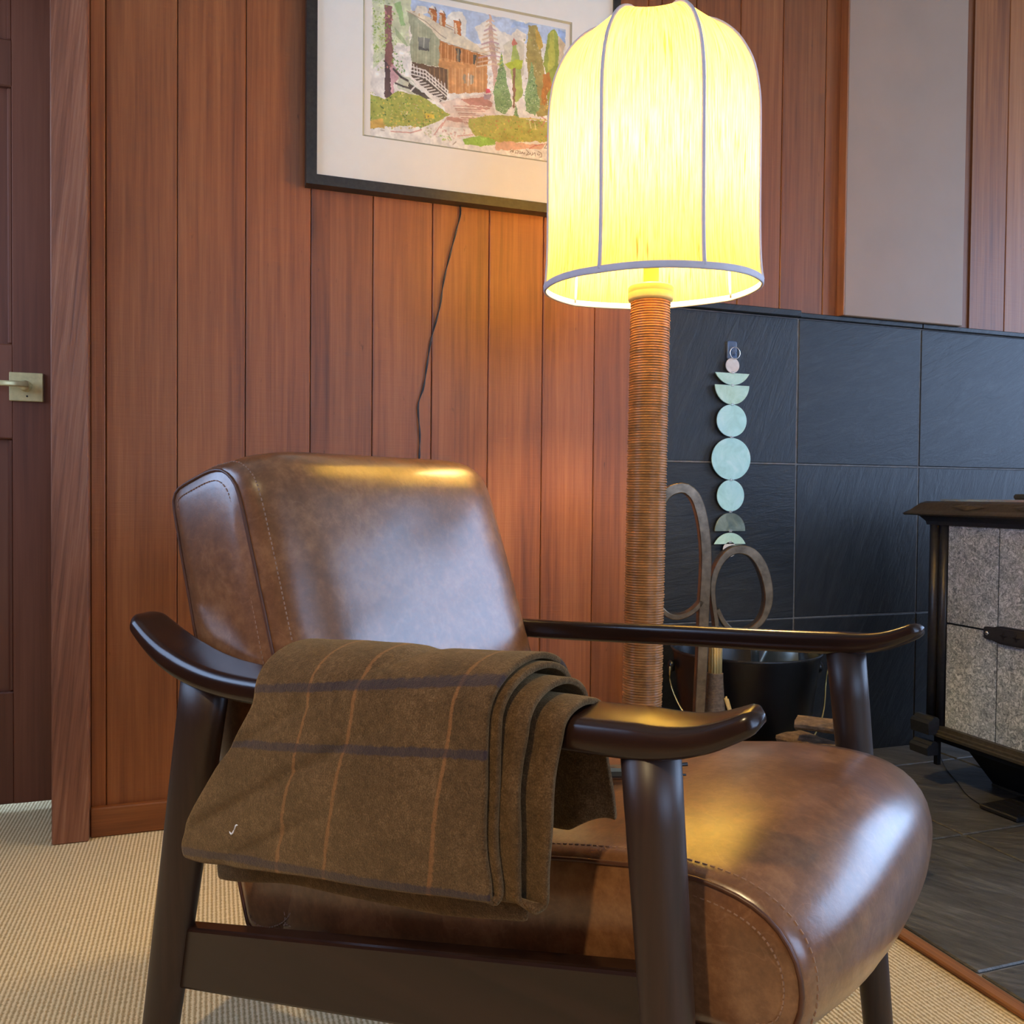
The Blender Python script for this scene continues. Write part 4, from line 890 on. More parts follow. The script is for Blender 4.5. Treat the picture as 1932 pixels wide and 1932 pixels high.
lathe('column_cap', [(0.040, 1.188), (0.0455, 1.190), (0.0468, 1.193), (0.0468, 1.2035), (0.0462, 1.2045), (0.0468, 1.2055), (0.0468, 1.216), (0.045, 1.219), (0.015, 1.221), (0.015, 1.222)], M_CAP, lamp, 40)
lathe('socket', [(0.012, 1.222), (0.016, 1.226), (0.016, 1.30), (0.019, 1.305), (0.019, 1.384), (0.014, 1.390)], M_CAP, lamp, 24)
bulb = lathe('bulb', [(0.012, 1.390), (0.014, 1.409), (0.024, 1.434), (0.031, 1.459), (0.032, 1.479), (0.026, 1.504), (0.014, 1.517), (0.003, 1.521)], M_BULB, lamp, 16)
for s in (-1, 1):
    tube('harp', catmull([(s * 0.016, 0, 1.305), (s * 0.05, 0, 1.35), (s * 0.062, 0, 1.48), (s * 0.045, 0, 1.64), (s * 0.012, 0, 1.735), (0, 0, 1.74)], 24), 0.0018, M_BRASS, lamp, 6, Vector((0, 1, 0)))

def build_shade():
    # frame: tilted a little toward the room
    sh = bpy.data.objects.new('shade', None)
    R = 0.2235
    prof = [(1.0, 0.0), (0.985, 0.018), (0.972, 0.06), (0.965, 0.12), (0.962, 0.20), (0.960, 0.28), (0.956, 0.34), (0.942, 0.375), (0.905, 0.418),
            (0.84, 0.453), (0.74, 0.487), (0.60, 0.514), (0.46, 0.527), (0.36, 0.529), (0.33, 0.526)]
    pr = catmull([(a * R, b, 0) for a, b in prof], 44)
    NR = 7; SUB = 14
    phi0 = math.radians(241.7)   # the mid-panel facing the room
    V, F, UV = [], [], []
    N = NR * SUB
    arc = [0.0]
    for i in range(1, len(pr)): arc.append(arc[-1] + (pr[i] - pr[i - 1]).length)
    for i, p in enumerate(pr):
        for k in range(N + 1):
            a = phi0 + 2 * math.pi * (k + SUB / 2) / N
            t = (k % SUB) / SUB
            # panels stretch almost straight between the ribs
            half = math.pi / NR
            chord = math.cos(half) / math.cos((t - 0.5) * 2 * half)
            lift = 0.0
            hh = min(1.0, max(0.0, (p.y - 0.38) / 0.17))
            kk = 0.10 + 0.75 * hh
            r = p.x * (1 - kk + kk * chord)
            zz = p.y - 0.012 * hh * hh * math.sin(math.pi * t)
            low = max(0, 1 - p.y / 0.05)
            zz += 0.0015 * low * math.sin(math.pi * t)
            V.append((r * math.cos(a), r * math.sin(a), zz))
    for i in range(len(pr) - 1):
        for k in range(N):
            F.append((i * (N + 1) + k, i * (N + 1) + k + 1, (i + 1) * (N + 1) + k + 1, (i + 1) * (N + 1) + k))
    me = bpy.data.meshes.new('shade')
    me.from_pydata(V, [], F)
    uvl = me.uv_layers.new(name='UVMap')
    for poly in me.polygons:
        for li in poly.loop_indices:
            vi = me.loops[li].vertex_index
            i, k = divmod(vi, N + 1)
            uvl.data[li].uv = (k / N * 2 * math.pi * R, arc[i])
    sh = link('shade', me, M_SHADE, lamp, True)
    # ribs and hems
    def vtx(i, k): return Vector(V[i * (N + 1) + (k % N)])
    for q in range(NR):
        tube('rib_piping', [vtx(i, q * SUB) * 1.0 + Vector((0, 0, 0)) for i in range(len(pr))], 0.0042, M_PIPING, sh, 6, Vector((0.3, 0.1, 1)))
    sweep('bottom_hem', [vtx(0, k) for k in range(N)], rrect(0.006, 0.014, 0.0025, 2), M_PIPING, sh, closed=True)
    sweep('top_hem', [vtx(len(pr) - 1, k) for k in range(N)], circ(0.003, 6), M_PIPING, sh, closed=True)
    return sh
shade = build_shade()
shade.location = (0.004, 0.004, 1.218)
d_room = Vector((-0.47, -0.88, 0)).normalized()
tilt = Matrix.Rotation(math.radians(3.6), 4, Vector((0, 0, 1)).cross(d_room)) @ Matrix.Rotation(math.radians(0.9), 4, d_room)
shade.rotation_mode = 'QUATERNION'
shade.rotation_quaternion = tilt.to_quaternion()
# ------------------------------------------------------------------ bucket with tools
VIEW = Vector((0.327, 0.945, 0)).normalized(); SIDE = Vector((0.945, -0.327, 0)).normalized()
bk = empty('coal_bucket', (-0.318, -0.222, 0.0085), label='black metal bucket with wire bail standing before the slate wall', category='bucket')
H = 0.378
lathe('bucket_body', [(0.135, 0.0), (0.140, 0.004), (0.186, H - 0.012), (0.190, H - 0.004), (0.190, H), (0.1865, H), (0.183, H - 0.01), (0.138, 0.010), (0.02, 0.010), (0.001, 0.010)], M_BUCKET, bk, 56)
sweep('rim', [(0.189 * math.cos(a), 0.189 * math.sin(a), H) for a in [2 * math.pi * k / 64 for k in range(64)]], circ(0.0035, 8), M_RIM, bk, closed=True)
for s in (-1, 1):
    c = SIDE * (s * 0.186)
    e = lathe('ear', [(0.015, 0), (0.015, 0.010), (0.010, 0.014), (0.002, 0.015)], M_BUCKET, bk, 20)
    e.location = (c.x, c.y, H - 0.045)
    e.rotation_mode = 'QUATERNION'; e.rotation_quaternion = Vector((0, 0, 1)).rotation_difference(SIDE * s)
bail = []
for i in range(41):
    a = math.pi * i / 40
    side = 0.203 * math.cos(a); dn = 0.200 * math.sin(a) ** 0.9
    rad = 0.187 - dn * 0.118 + 0.006
    fw = math.sqrt(max(0.0, rad * rad - min(rad, abs(side) * 0.93) ** 2)) + 0.010 * math.sin(a)
    p = SIDE * side - VIEW * fw
    bail.append((p.x, p.y, H - 0.040 - dn))
tube('bail', bail, 0.0022, M_BAIL, bk, 6)

def shovel():
    o = empty('ash_shovel', (-0.25, -0.22, 0.03), label='grey steel ash shovel leaning inside the black bucket', category='shovel')
    V = []; F = []
    nu, nv = 10, 8
    for i in range(nu + 1):
        for j in range(nv + 1):
            u = (i / nu - 0.5) * 0.125; v = j / nv * 0.17
            V.append((u, 0.02 * (1 - (2 * i / nu - 1) ** 2), v))
    for i in range(nu):
        for j in range(nv):
            a = i * (nv + 1) + j
            F.append((a, a + 1, a + nv + 2, a + nv + 1))
    b = mesh('blade', V, F, M_GREYMETAL, o, True)
    md = b.modifiers.new('thick', 'SOLIDIFY'); md.thickness = 0.0025
    b.location = (0.0, 0, 0.22)
    tube('shaft', [(0, 0.015, 0.05), (0, 0.015, 0.26)], 0.006, M_STEEL, o, 8, Vector((0, 1, 0)))
    o.rotation_euler = (math.radians(-8), math.radians(26), math.radians(-20))
    o.location = (-0.335, -0.20, 0.045)
    return o
shovel()
tg = empty('tool_handle', (-0.30, -0.28, 0.02), label='short round metal tool end poking over the bucket rim', category='tool')
tube('handle', catmull([(-0.0, 0.02, 0.03), (-0.02, 0.0, 0.22), (-0.045, -0.02, 0.405)], 12), 0.010, M_GREYMETAL, tg, 12, Vector((0, 1, 0)))
lathe('end_cap', [(0.011, 0), (0.012, 0.004), (0.012, 0.010), (0.008, 0.013)], M_RIM, tg, 14).location = (-0.045, -0.02, 0.398)

# ------------------------------------------------------------------ looped fireplace tools
T0 = Vector((-0.532, -0.372, 0.0))
def bar_loop(name, pts, widths, depth, parent, closed=False):
    """flat bar following pts (a,z) in the plane of SIDE and up; widths across, depth along VIEW"""
    V, F = [], []
    n = len(pts)
    for i, (a, z) in enumerate(pts):
        p0 = Vector((*pts[max(i - 1, 0)],)); p1 = Vector((*pts[min(i + 1, n - 1)],))
        t = (p1 - p0).normalized(); nn = Vector((-t.y, t.x))
        w = widths[i] / 2
        d = depth if isinstance(depth, (int, float)) else depth[i]
        for s, e in ((1, -1), (-1, -1), (-1, 1), (1, 1)):
            q = Vector((a, z)) + nn * (w * s)
            P = SIDE * q.x + VIEW * (e * d / 2)
            V.append((P.x, P.y, q.y))
    for i in range(n - 1):
        for k in range(4):
            F.append((i * 4 + k, i * 4 + (k + 1) % 4, i * 4 + 4 + (k + 1) % 4, i * 4 + 4 + k))
    F += [(3, 2, 1, 0), tuple((n - 1) * 4 + k for k in range(4))]
    o = mesh(name, V, F, M_STEEL, parent)
    md = o.modifiers.new('edge', 'BEVEL'); md.width = 0.0022; md.segments = 2; md.limit_method = 'ANGLE'
    return o
S = 2.03 / 1630.0
def px(x, y):   # tool drawing in millimetre-like units measured round the upright
    return ((x - 1336) * S, 0.787 - (y - 935) * S)
ts = empty('fire_tool_stand', tuple(T0), label='tall steel fire-tool stand with a long oval loop beside the lamp column', category='tool stand')
outline = [(1324, 1420), (1326, 1345), (1329, 1250), (1331, 1150), (1334, 1080), (1333, 1030), (1326, 980), (1314, 942), (1298, 925), (1283, 922), (1262, 930), (1245, 955), (1235, 1000), (1231, 1050), (1234, 1100), (1244, 1140), (1262, 1161), (1280, 1166), (1302, 1160), (1320, 1146), (1328, 1134)]
pp = catmull([(*px(*p), 0) for p in outline], 90)
pts = [(p.x, p.y) for p in pp]
wd = [0.025 if i < 55 else 0.025 - 0.012 * min(1, (i - 55) / 18) for i in range(90)]
pts = [(pts[0][0] - 0.002, 0.012)] + pts
bar_loop('looped_bar', pts, [0.025] + wd, 0.028, ts)
lathe('foot', [(0.075, 0.0), (0.075, 0.008), (0.06, 0.012), (0.02, 0.014)], M_STEEL, ts, 32)
br = empty('hearth_broom', tuple(T0 + SIDE * 0.030 + VIEW * 0.022), label='hearth broom with twine binding and small oval steel loop handle', category='broom')
def px2(x, y):
    s = 2.05 / 1630.0
    return ((x - 1360) * s, 0.787 - (y - 935) * s)
ol = [(1362, 1215), (1358, 1170), (1352, 1130), (1352, 1098), (1362, 1066), (1380, 1044), (1400, 1037), (1422, 1042), (1440, 1062), (1452, 1092), (1457, 1125), (1452, 1155), (1440, 1176), (1420, 1190), (1396, 1194), (1374, 1176), (1360, 1150)]
pp = catmull([(*px2(*p), 0) for p in ol], 80)
bar_loop('loop_handle', [(p.x, p.y) for p in pp], [0.012 + 0.012 * math.exp(-((i - 42) / 17.0) ** 2) for i in range(80)], 0.030, br)
zt = px2(0, 1212)[1]; zb = px2(0, 1272)[1]
# straw bundle, binding, flared bristles
for k in range(14):
    a = 2 * math.pi * k / 14; r = 0.013
    tube('straw', [(r * math.cos(a), r * math.sin(a), zt - 0.002 * (k % 3)), (r * math.cos(a), r * math.sin(a), zb - 0.02)], 0.0036, M_STRAW, br, 6, Vector((0, 1, 0)))
prof = []
z = zb; k = 0
while z > zb - 0.13:
    r = 0.0185 + 0.012 * max(0, (zb - z) / 0.13) ** 1.5
    prof += [(r - 0.0012, z), (r + 0.0006, z - 0.0012), (r + 0.0006, z - 0.0026)]
    z -= 0.0038
lathe('twine_binding', prof[::-1], M_TWINE, br, 24)
V, F = [], []
for k in range(90):
    a = random.uniform(0, 2 * math.pi); q = math.sqrt(random.random())
    b0 = Vector((0.024 * q * math.cos(a), 0.024 * q * math.sin(a), zb - 0.10))
    b1 = Vector((0.060 * q * math.cos(a), 0.050 * q * math.sin(a), max(0.012, zb - 0.34 - 0.02 * random.random())))
    s = Vector((-math.sin(a), math.cos(a), 0)) * 0.0014; u = Vector((math.cos(a), math.sin(a), 0)) * 0.0014
    i0 = len(V)
    for P in (b0, b1):
        V += [P + s, P + u, P - s, P - u]
    F += [(i0 + j, i0 + (j + 1) % 4, i0 + 4 + (j + 1) % 4, i0 + 4 + j) for j in range(4)] + [(i0 + 4, i0 + 5, i0 + 6, i0 + 7)]
bris = mesh('bristles', V, F, M_STRAW, br); bris['kind'] = 'stuff'
for k, (dx, dz) in enumerate(((0.020, 0.0), (0.024, -0.006), (0.017, -0.004))):
    P0 = SIDE * dx; P1 = SIDE * (dx + 0.02 + 0.004 * k)
    tube('loose_straw', [(P0.x, P0.y - 0.012, zb - 0.055 + dz), (P1.x, P1.y - 0.016, zb - 0.14 + dz)], 0.003, M_STRAW, br, 5, Vector((0, 1, 0)))

# ------------------------------------------------------------------ firewood
def log(loc, r, L, rz, label, split=True, seed=0, flat=0.0):
    rnd = random.Random(seed)
    o = empty('split_log', loc, rz, label, 'firewood', 'firewood on the hearth')
    n = 14
    prof = []
    for k in range(n):
        a = 2 * math.pi * k / n
        rr = r * (1 + 0.10 * rnd.uniform(-1, 1))
        x, z = rr * math.cos(a), rr * math.sin(a)
        if split: z = min(z, r * 0.35)
        if flat: z *= flat
        prof.append((x, z))
    V, F = [], []
    st = 7
    for i in range(st):
        y = -L / 2 + L * i / (st - 1)
        for (x, z) in prof:
            V.append((x + rnd.uniform(-1, 1) * r * 0.05, y, z + rnd.uniform(-1, 1) * r * 0.05))
    for i in range(st - 1):
        for k in range(n):
            F.append((i * n + k, i * n + (k + 1) % n, (i + 1) * n + (k + 1) % n, (i + 1) * n + k))
    bark = mesh('bark', V, F, M_BARK, o)
    for e, nm in ((0, 'end_grain'), (st - 1, 'end_grain')):
        mesh(nm, [V[e * n + k] for k in range(n)], [tuple(range(n))], M_SPLIT, o)
    return o
log((-0.420, -0.60, 0.066), 0.054, 0.30, 0.04, 'left bottom log of the firewood pile behind the armchair', False, 1)
log((-0.302, -0.60, 0.066), 0.054, 0.30, -0.04, 'right bottom log of the firewood pile behind the armchair', False, 2)
log((-0.362, -0.60, 0.166), 0.052, 0.30, 0.03, 'middle log of the firewood pile behind the armchair', False, 3)
log((-0.380, -0.60, 0.244), 0.040, 0.18, 0.20, 'grey split kindling under the topmost stick of the firewood pile', True, 4, 0.6)
log((-0.368, -0.60, 0.290), 0.030, 0.125, 0.80, 'topmost thin kindling stick of the firewood pile', True, 5, 0.55)

# ------------------------------------------------------------------ soapstone stove
SX, SY0, SY1 = 0.22, -0.285, -0.86       # left side plane, rear, front
SX1 = 0.84
st = empty('wood_stove', (SX, SY0, 0.0085), label='black cast-iron stove clad in grey soapstone panels on the slate hearth', category='stove')
def sb(name, x0, x1, y0, y1, z0, z1, mat, bevel=0.0, parent=st):
    return box(name, x0 - SX, x1 - SX, y0 - SY0, y1 - SY0, z0 - 0.0085, z1 - 0.0085, mat, parent, bevel)
sb('firebox', SX + 0.014, SX1 - 0.014, SY1 + 0.014, SY0 - 0.014, 0.165, 0.735, M_IRON_DK)
ys = [SY0 - 0.062, -0.506, -0.661, SY1 + 0.062]
for (a, b) in zip(ys[:-1], ys[1:]):
    for (z0, z1) in ((0.172, 0.4475), (0.4525, 0.712)):
        for x0, x1 in ((SX + 0.004, SX + 0.016), (SX1 - 0.016, SX1 - 0.004)):
            sb('soapstone_panel', x0, x1, b + 0.0012, a - 0.0012, z0, z1, M_SOAP, 0.0012)
for x0, x1 in ((SX + 0.08, SX + 0.235), (SX1 - 0.235, SX1 - 0.08)):
    for (z0, z1) in ((0.172, 0.4475), (0.4525, 0.712)):
        sb('soapstone_panel', x0, x1, SY1 + 0.004, SY1 + 0.016, z0, z1, M_SOAP, 0.0012)
dr = sb('door', SX + 0.24, SX1 - 0.24, SY1 - 0.004, SY1 + 0.014, 0.18, 0.70, M_IRON, 0.004)
for cx, sx in ((SX, 1), (SX1, -1)):
    for cy, sy in ((SY0, -1), (SY1, 1)):
        p = empty_child = bpy.data.objects.new('corner_post', None)
        me = []
        pr = []
        # fluted post: two round mouldings on a square core
        for (ox, oy, r) in ((0.012, 0.014, 0.0165), (0.012, 0.046, 0.0145), (0.046, 0.012, 0.0145)):
            pr.append((cx + sx * ox, cy + sy * oy, r))
        V, F = [], []
        for (x, y, r) in pr:
            b = len(V); n = 20
            for zz in (0.165, 0.720):
                for k in range(n):
                    a = 2 * math.pi * k / n
                    V.append((x + r * math.cos(a) - SX, y + r * math.sin(a) - SY0, zz - 0.0085))
            F += [(b + k, b + (k + 1) % n, b + n + (k + 1) % n, b + n + k) for k in range(n)]
            F += [tuple(b + n + k for k in range(n)), tuple(b + n - 1 - k for k in range(n))]
        bpy.data.objects.remove(p)
        mesh('corner_post', V, F, M_IRON, st, True)
def ring_mould(name, prof, mat, x0, x1, y0, y1):
    """prof (outset, z) swept round the rectangle"""
    V, F = [], []
    m = len(prof)
    for (cx, cy, ex, ey) in ((x0, y0, -1, 1), (x0, y1, -1, -1), (x1, y1, 1, -1), (x1, y0, 1, 1)):
        for o, z in prof:
            V.append((cx + ex * o - SX, cy + ey * o - SY0, z - 0.0085))
    for c in range(4):
        for k in range(m):
            F.append((c * m + k, c * m + (k + 1) % m, ((c + 1) % 4) * m + (k + 1) % m, ((c + 1) % 4) * m + k))
    return mesh(name, V, F, mat, st)
ring_mould('bottom_rail', [(-0.02, 0.145), (0.016, 0.145), (0.017, 0.152), (0.012, 0.154), (0.012, 0.160), (0.007, 0.162), (0.006, 0.172), (-0.02, 0.172)], M_IRON2, SX, SX1, SY0, SY1)
ring_mould('top_rail', [(-0.02, 0.712), (0.004, 0.712), (0.006, 0.722), (0.016, 0.734), (0.020, 0.738), (-0.02, 0.738)], M_IRON, SX, SX1, SY0, SY1)
ring_mould('top_moulding', [(-0.03, 0.738), (0.044, 0.738), (0.047, 0.742), (0.043, 0.746), (0.034, 0.752), (0.016, 0.771), (0.006, 0.776), (-0.03, 0.776)], M_IRON2, SX, SX1, SY0, SY1)
sb('top_plate', SX + 0.0, SX1 - 0.0, SY1 + 0.0, SY0 - 0.0, 0.745, 0.775, M_IRON2)
sb('stone_top', SX + 0.006, SX1 - 0.02, SY1 + 0.02, SY0 - 0.030, 0.7755, 0.782, M_SCREW, 0.001)  # bright material puts the lit, reflecting slab edge into the colour
tl = sb('top_lid', SX + 0.16, SX1 - 0.16, SY1 + 0.12, SY0 - 0.12, 0.782, 0.797, M_IRON2, 0.005)
# diamond relief on the left moulding
for y in (-0.44, -0.62, -0.80):
    V = []
    for dy, o, z in ((-0.055, 0.026, 0.7615), (0, 0.0355, 0.7525), (0.055, 0.026, 0.7615), (0, 0.0185, 0.7705)):
        V.append((-o - 0.0012, y + dy - SY0, z - 0.0085 + 0.0012))
    V.append((-0.0262 - 0.004, y - SY0, 0.7615 - 0.0085 + 0.004))
    mesh('diamond_relief', V, [(0, 1, 4), (1, 2, 4), (2, 3, 4), (3, 0, 4)], M_IRON2, st)
# strap across the stones with its screw
V, F = [], []
sp = [(-0.474, 0.0115), (-0.478, 0.0150), (-0.486, 0.0165), (-0.500, 0.0160), (-0.512, 0.0200), (-0.522, 0.0220), (-0.62, 0.0220), (-0.632, 0.0200), (-0.644, 0.0160), (-0.658, 0.0165), (-0.666, 0.0150), (-0.670, 0.0115)]
zc = 0.446
up_pts = [(y, zc + h) for y, h in sp]; dn_pts = [(y, zc - h) for y, h in sp][::-1]
poly = up_pts + dn_pts
def strap_layer(name, k, x0, x1, parent):
    cy, cz = -0.572, zc
    pts2 = [(cy + (y - cy) * (1 - k / 0.098), cz + (z - cz) * (1 - k / 0.020)) for y, z in poly]
    n = len(pts2)
    V = [(x0 - SX, y - SY0, z - 0.0085) for y, z in pts2] + [(x1 - SX, y - SY0, z - 0.0085) for y, z in pts2]
    F = [tuple(range(n)), tuple(range(2 * n - 1, n - 1, -1))] + [(i, (i + 1) % n, n + (i + 1) % n, n + i) for i in range(n)]
    return mesh(name, V, F, M_IRON, parent)
strap = strap_layer('strap', 0.0, SX - 0.006, SX + 0.004, st)
strap_layer('strap_face', 0.0045, SX - 0.0085, SX - 0.006, strap)
for y in (-0.487, -0.657):
    sc = lathe('screw', [(0.0052, 0), (0.0052, 0.002), (0.0035, 0.0032), (0.0012, 0.0034)], M_SCREW, strap, 16)
    sc.location = (-0.0085, y - SY0, zc - 0.0085); sc.rotation_euler = (0, -math.pi / 2, 0)
    hs = lathe('screw_socket', [(0.0014, 0), (0.0014, 0.0006)], M_IRON_DK, strap, 6)
    hs.location = (-0.0118, y - SY0, zc - 0.0085); hs.rotation_euler = (0, -math.pi / 2, 0)
for y in (-0.535, -0.572, -0.609):
    pts2 = [(0.012, 0), (0.003, 0.0035), (0, 0.0115), (-0.003, 0.0035), (-0.012, 0), (-0.003, -0.0035), (0, -0.0115), (0.003, -0.0035)]
    V = [(-0.0092, y + a - SY0, zc + b - 0.0085) for a, b in pts2] + [(-0.0100, y - SY0, zc - 0.0085)]
    mesh('star_relief', V, [(i, (i + 1) % 8, 8) for i in range(8)], M_IRON_DK, strap)
# rear ash-lip brackets at the left, pedestal, foot plate, sensor wire
for (x0, z0, z1, dx) in ((SX - 0.052, 0.150, 0.196, 0.0), (SX - 0.058, 0.094, 0.130, 0.004)):
    V, F = [], []
    prof = [(0.0, z0), (0.0, z1 - 0.006), (-0.004, z1), (-0.012, z1), (-0.016, z1 - 0.008), (-0.020, z1 - 0.009), (-0.024, z1 - 0.016), (-0.022, z0)]
    n = len(prof)
    for y in (SY0 + 0.008, SY0 - 0.055):
        V += [(x0 + 0.046 + a * 1.6 - SX + dx, y - SY0, z - 0.0085) for a, z in prof]
    F = [tuple(range(n)), tuple(range(2 * n - 1, n - 1, -1))] + [(i, (i + 1) % n, n + (i + 1) % n, n + i) for i in range(n)]
    mesh('rear_bracket', V, F, M_IRON, st)
sb('bracket_stem', SX - 0.008, SX + 0.004, SY0 - 0.052, SY0 - 0.040, 0.066, 0.15, M_IRON_DK)
sb('ash_pan', SX + 0.03, SX1 - 0.03, SY1 + 0.03, SY0 - 0.01, 0.118, 0.146, M_IRON_DK)
def pedestal():
    V = []
    for (x0, x1, y0, y1, z) in ((SX + 0.145, SX1 - 0.145, -0.74, -0.385, 0.0085), (SX + 0.08, SX1 - 0.08, -0.80, -0.30, 0.146)):
        V += [(x0 - SX, y0 - SY0, z - 0.0085), (x1 - SX, y0 - SY0, z - 0.0085), (x1 - SX, y1 - SY0, z - 0.0085), (x0 - SX, y1 - SY0, z - 0.0085)]
    F = [(3, 2, 1, 0), (4, 5, 6, 7)] + [(i, (i + 1) % 4, 4 + (i + 1) % 4, 4 + i) for i in range(4)]
    return mesh('pedestal', V, F, M_IRON_DK, st)
pedestal()
sb('pedestal_foot', SX + 0.138, SX1 - 0.138, -0.75, -0.378, 0.0085, 0.016, M_IRON2, 0.002)
vent = empty('floor_register', (0.26, -0.545, 0.009), 0.06, label='black metal plate lying on the slate beside the stove pedestal', category='metal plate')
box('plate', -0.075, 0.09, -0.055, 0.05, 0.0, 0.012, M_IRON_DK, vent, 0.003)
for k in range(5):
    box('fin', -0.06 + 0.03 * k, -0.05 + 0.03 * k, -0.045, 0.04, 0.012, 0.0145, M_IRON_DK, vent)
wp = catmull([(0.46, -0.10, 0.10), (0.43, -0.13, 0.03), (0.36, -0.22, 0.012), (0.29, -0.33, 0.0105), (0.23, -0.42, 0.0105), (0.20, -0.49, 0.012)], 40)
wire = empty('sensor_wire', (0.46, -0.10, 0.009), label='thin black wire curling over the slate to the metal plate under the stove', category='wire')
tube('wire_line', [(p.x - 0.46, p.y + 0.10, p.z - 0.009) for p in wp], 0.0013, M_CORD, wire, 6)
e = wp[-1]
tube('wire_tip', [(e.x - 0.46, e.y + 0.10, e.z - 0.009), (e.x - 0.456, e.y + 0.075, e.z - 0.009)], 0.002, M_SCREW, wire, 6)
# ------------------------------------------------------------------ armchair
AW = 0.2825
CH_LOC = (-1.003, -1.419, 0.0); CH_RZ = math.radians(-55.808)
chair = empty('armchair', CH_LOC, CH_RZ, 'brown leather lounge armchair with dark curved wooden arms', 'armchair')
ARM = [(-0.870, 0.615), (-0.846, 0.604), (-0.812, 0.588), (-0.772, 0.573), (-0.725, 0.562), (-0.670, 0.556), (-0.60, 0.556), (-0.48, 0.5625), (-0.34, 0.572), (-0.20, 0.580),
       (-0.11, 0.586), (-0.065, 0.590), (-0.035, 0.597), (-0.012, 0.607), (0.004, 0.616), (0.010, 0.619)]
def arm_z(s):
    for (a, za), (b, zb) in zip(ARM[:-1], ARM[1:]):
        if a <= s <= b: return za + (zb - za) * (s - a) / (b - a)
    return ARM[0][1] if s < ARM[0][0] else ARM[-1][1]
def make_arm(sgn):
    path = catmull([(s, sgn * AW, z) for s, z in ARM], 190)
    ends = (path[0], path[-1])
    sc = []
    for p in path:
        w = 1.0; t = 1.0
        if p.x < -0.76:
            k = min(1, (-0.76 - p.x) / 0.110); w = 1.0 - 0.25 * k * k; t = 1.0 - 0.35 * k
        if p.x > -0.09:
            k = min(1, (p.x + 0.09) / 0.10); w = 1.0 - 0.52 * k ** 1.6; t = 1.0 - 0.45 * k
        for e, R in ((ends[0], 0.026), (ends[1], 0.013)):
            d = (p - e).length
            if d < R:
                f = max(0.12, math.sqrt(max(0, 1 - (1 - d / R) ** 2))); w *= f; t *= f
        sc.append((w, t))
    prof = [(a, b + sgn * 0.13 * a) for a, b in rrect(0.060, 0.031, 0.0115, 5)]   # top slopes gently outward
    return sweep('armrest', path, prof, M_WALNUT, chair, Vector((0, 0, 1)), sc)
for sgn in (-1, 1):
    make_arm(sgn)
def leg(p0, p1, r0, r1, name='leg'):
    path = [Vector(p0).lerp(Vector(p1), i / 8) for i in range(9)]
    sc = [((r0[0] + (r1[0] - r0[0]) * i / 8), (r0[1] + (r1[1] - r0[1]) * i / 8)) for i in range(9)]
    return sweep(name, path, circ(1.0, 24), M_WALNUT_LEG, chair, Vector((-1, 0, 0)), sc)
for sgn in (-1, 1):
    # sideways radius first, then along the seat
    leg((-0.088, sgn * AW, 0.586), (-0.032, sgn * (AW + 0.012), 0.0), (0.026, 0.0255), (0.018, 0.018))
    leg((-0.714, sgn * AW, 0.562), (-0.815, sgn * (AW + 0.012), 0.0), (0.024, 0.041), (0.018, 0.030))
def beam(name, p0, p1, h, t, mat=M_WALNUT):
    return sweep(name, [Vector(p0), Vector(p0).lerp(Vector(p1), 0.5), Vector(p1)], rrect(t, h, 0.004, 2), mat, chair, Vector((0, 0, 1)), None, True, False)
for sgn in (-1, 1):
    beam('side_rail', (-0.785, sgn * (AW - 0.002), 0.172), (-0.072, sgn * (AW - 0.002), 0.354), 0.078, 0.026)
beam('front_rail', (-0.090, -AW, 0.300), (-0.090, AW, 0.300), 0.05, 0.024, M_WALNUT_LEG)
beam('rear_rail', (-0.56, -AW, 0.215), (-0.56, AW, 0.215), 0.05, 0.024, M_WALNUT_LEG)

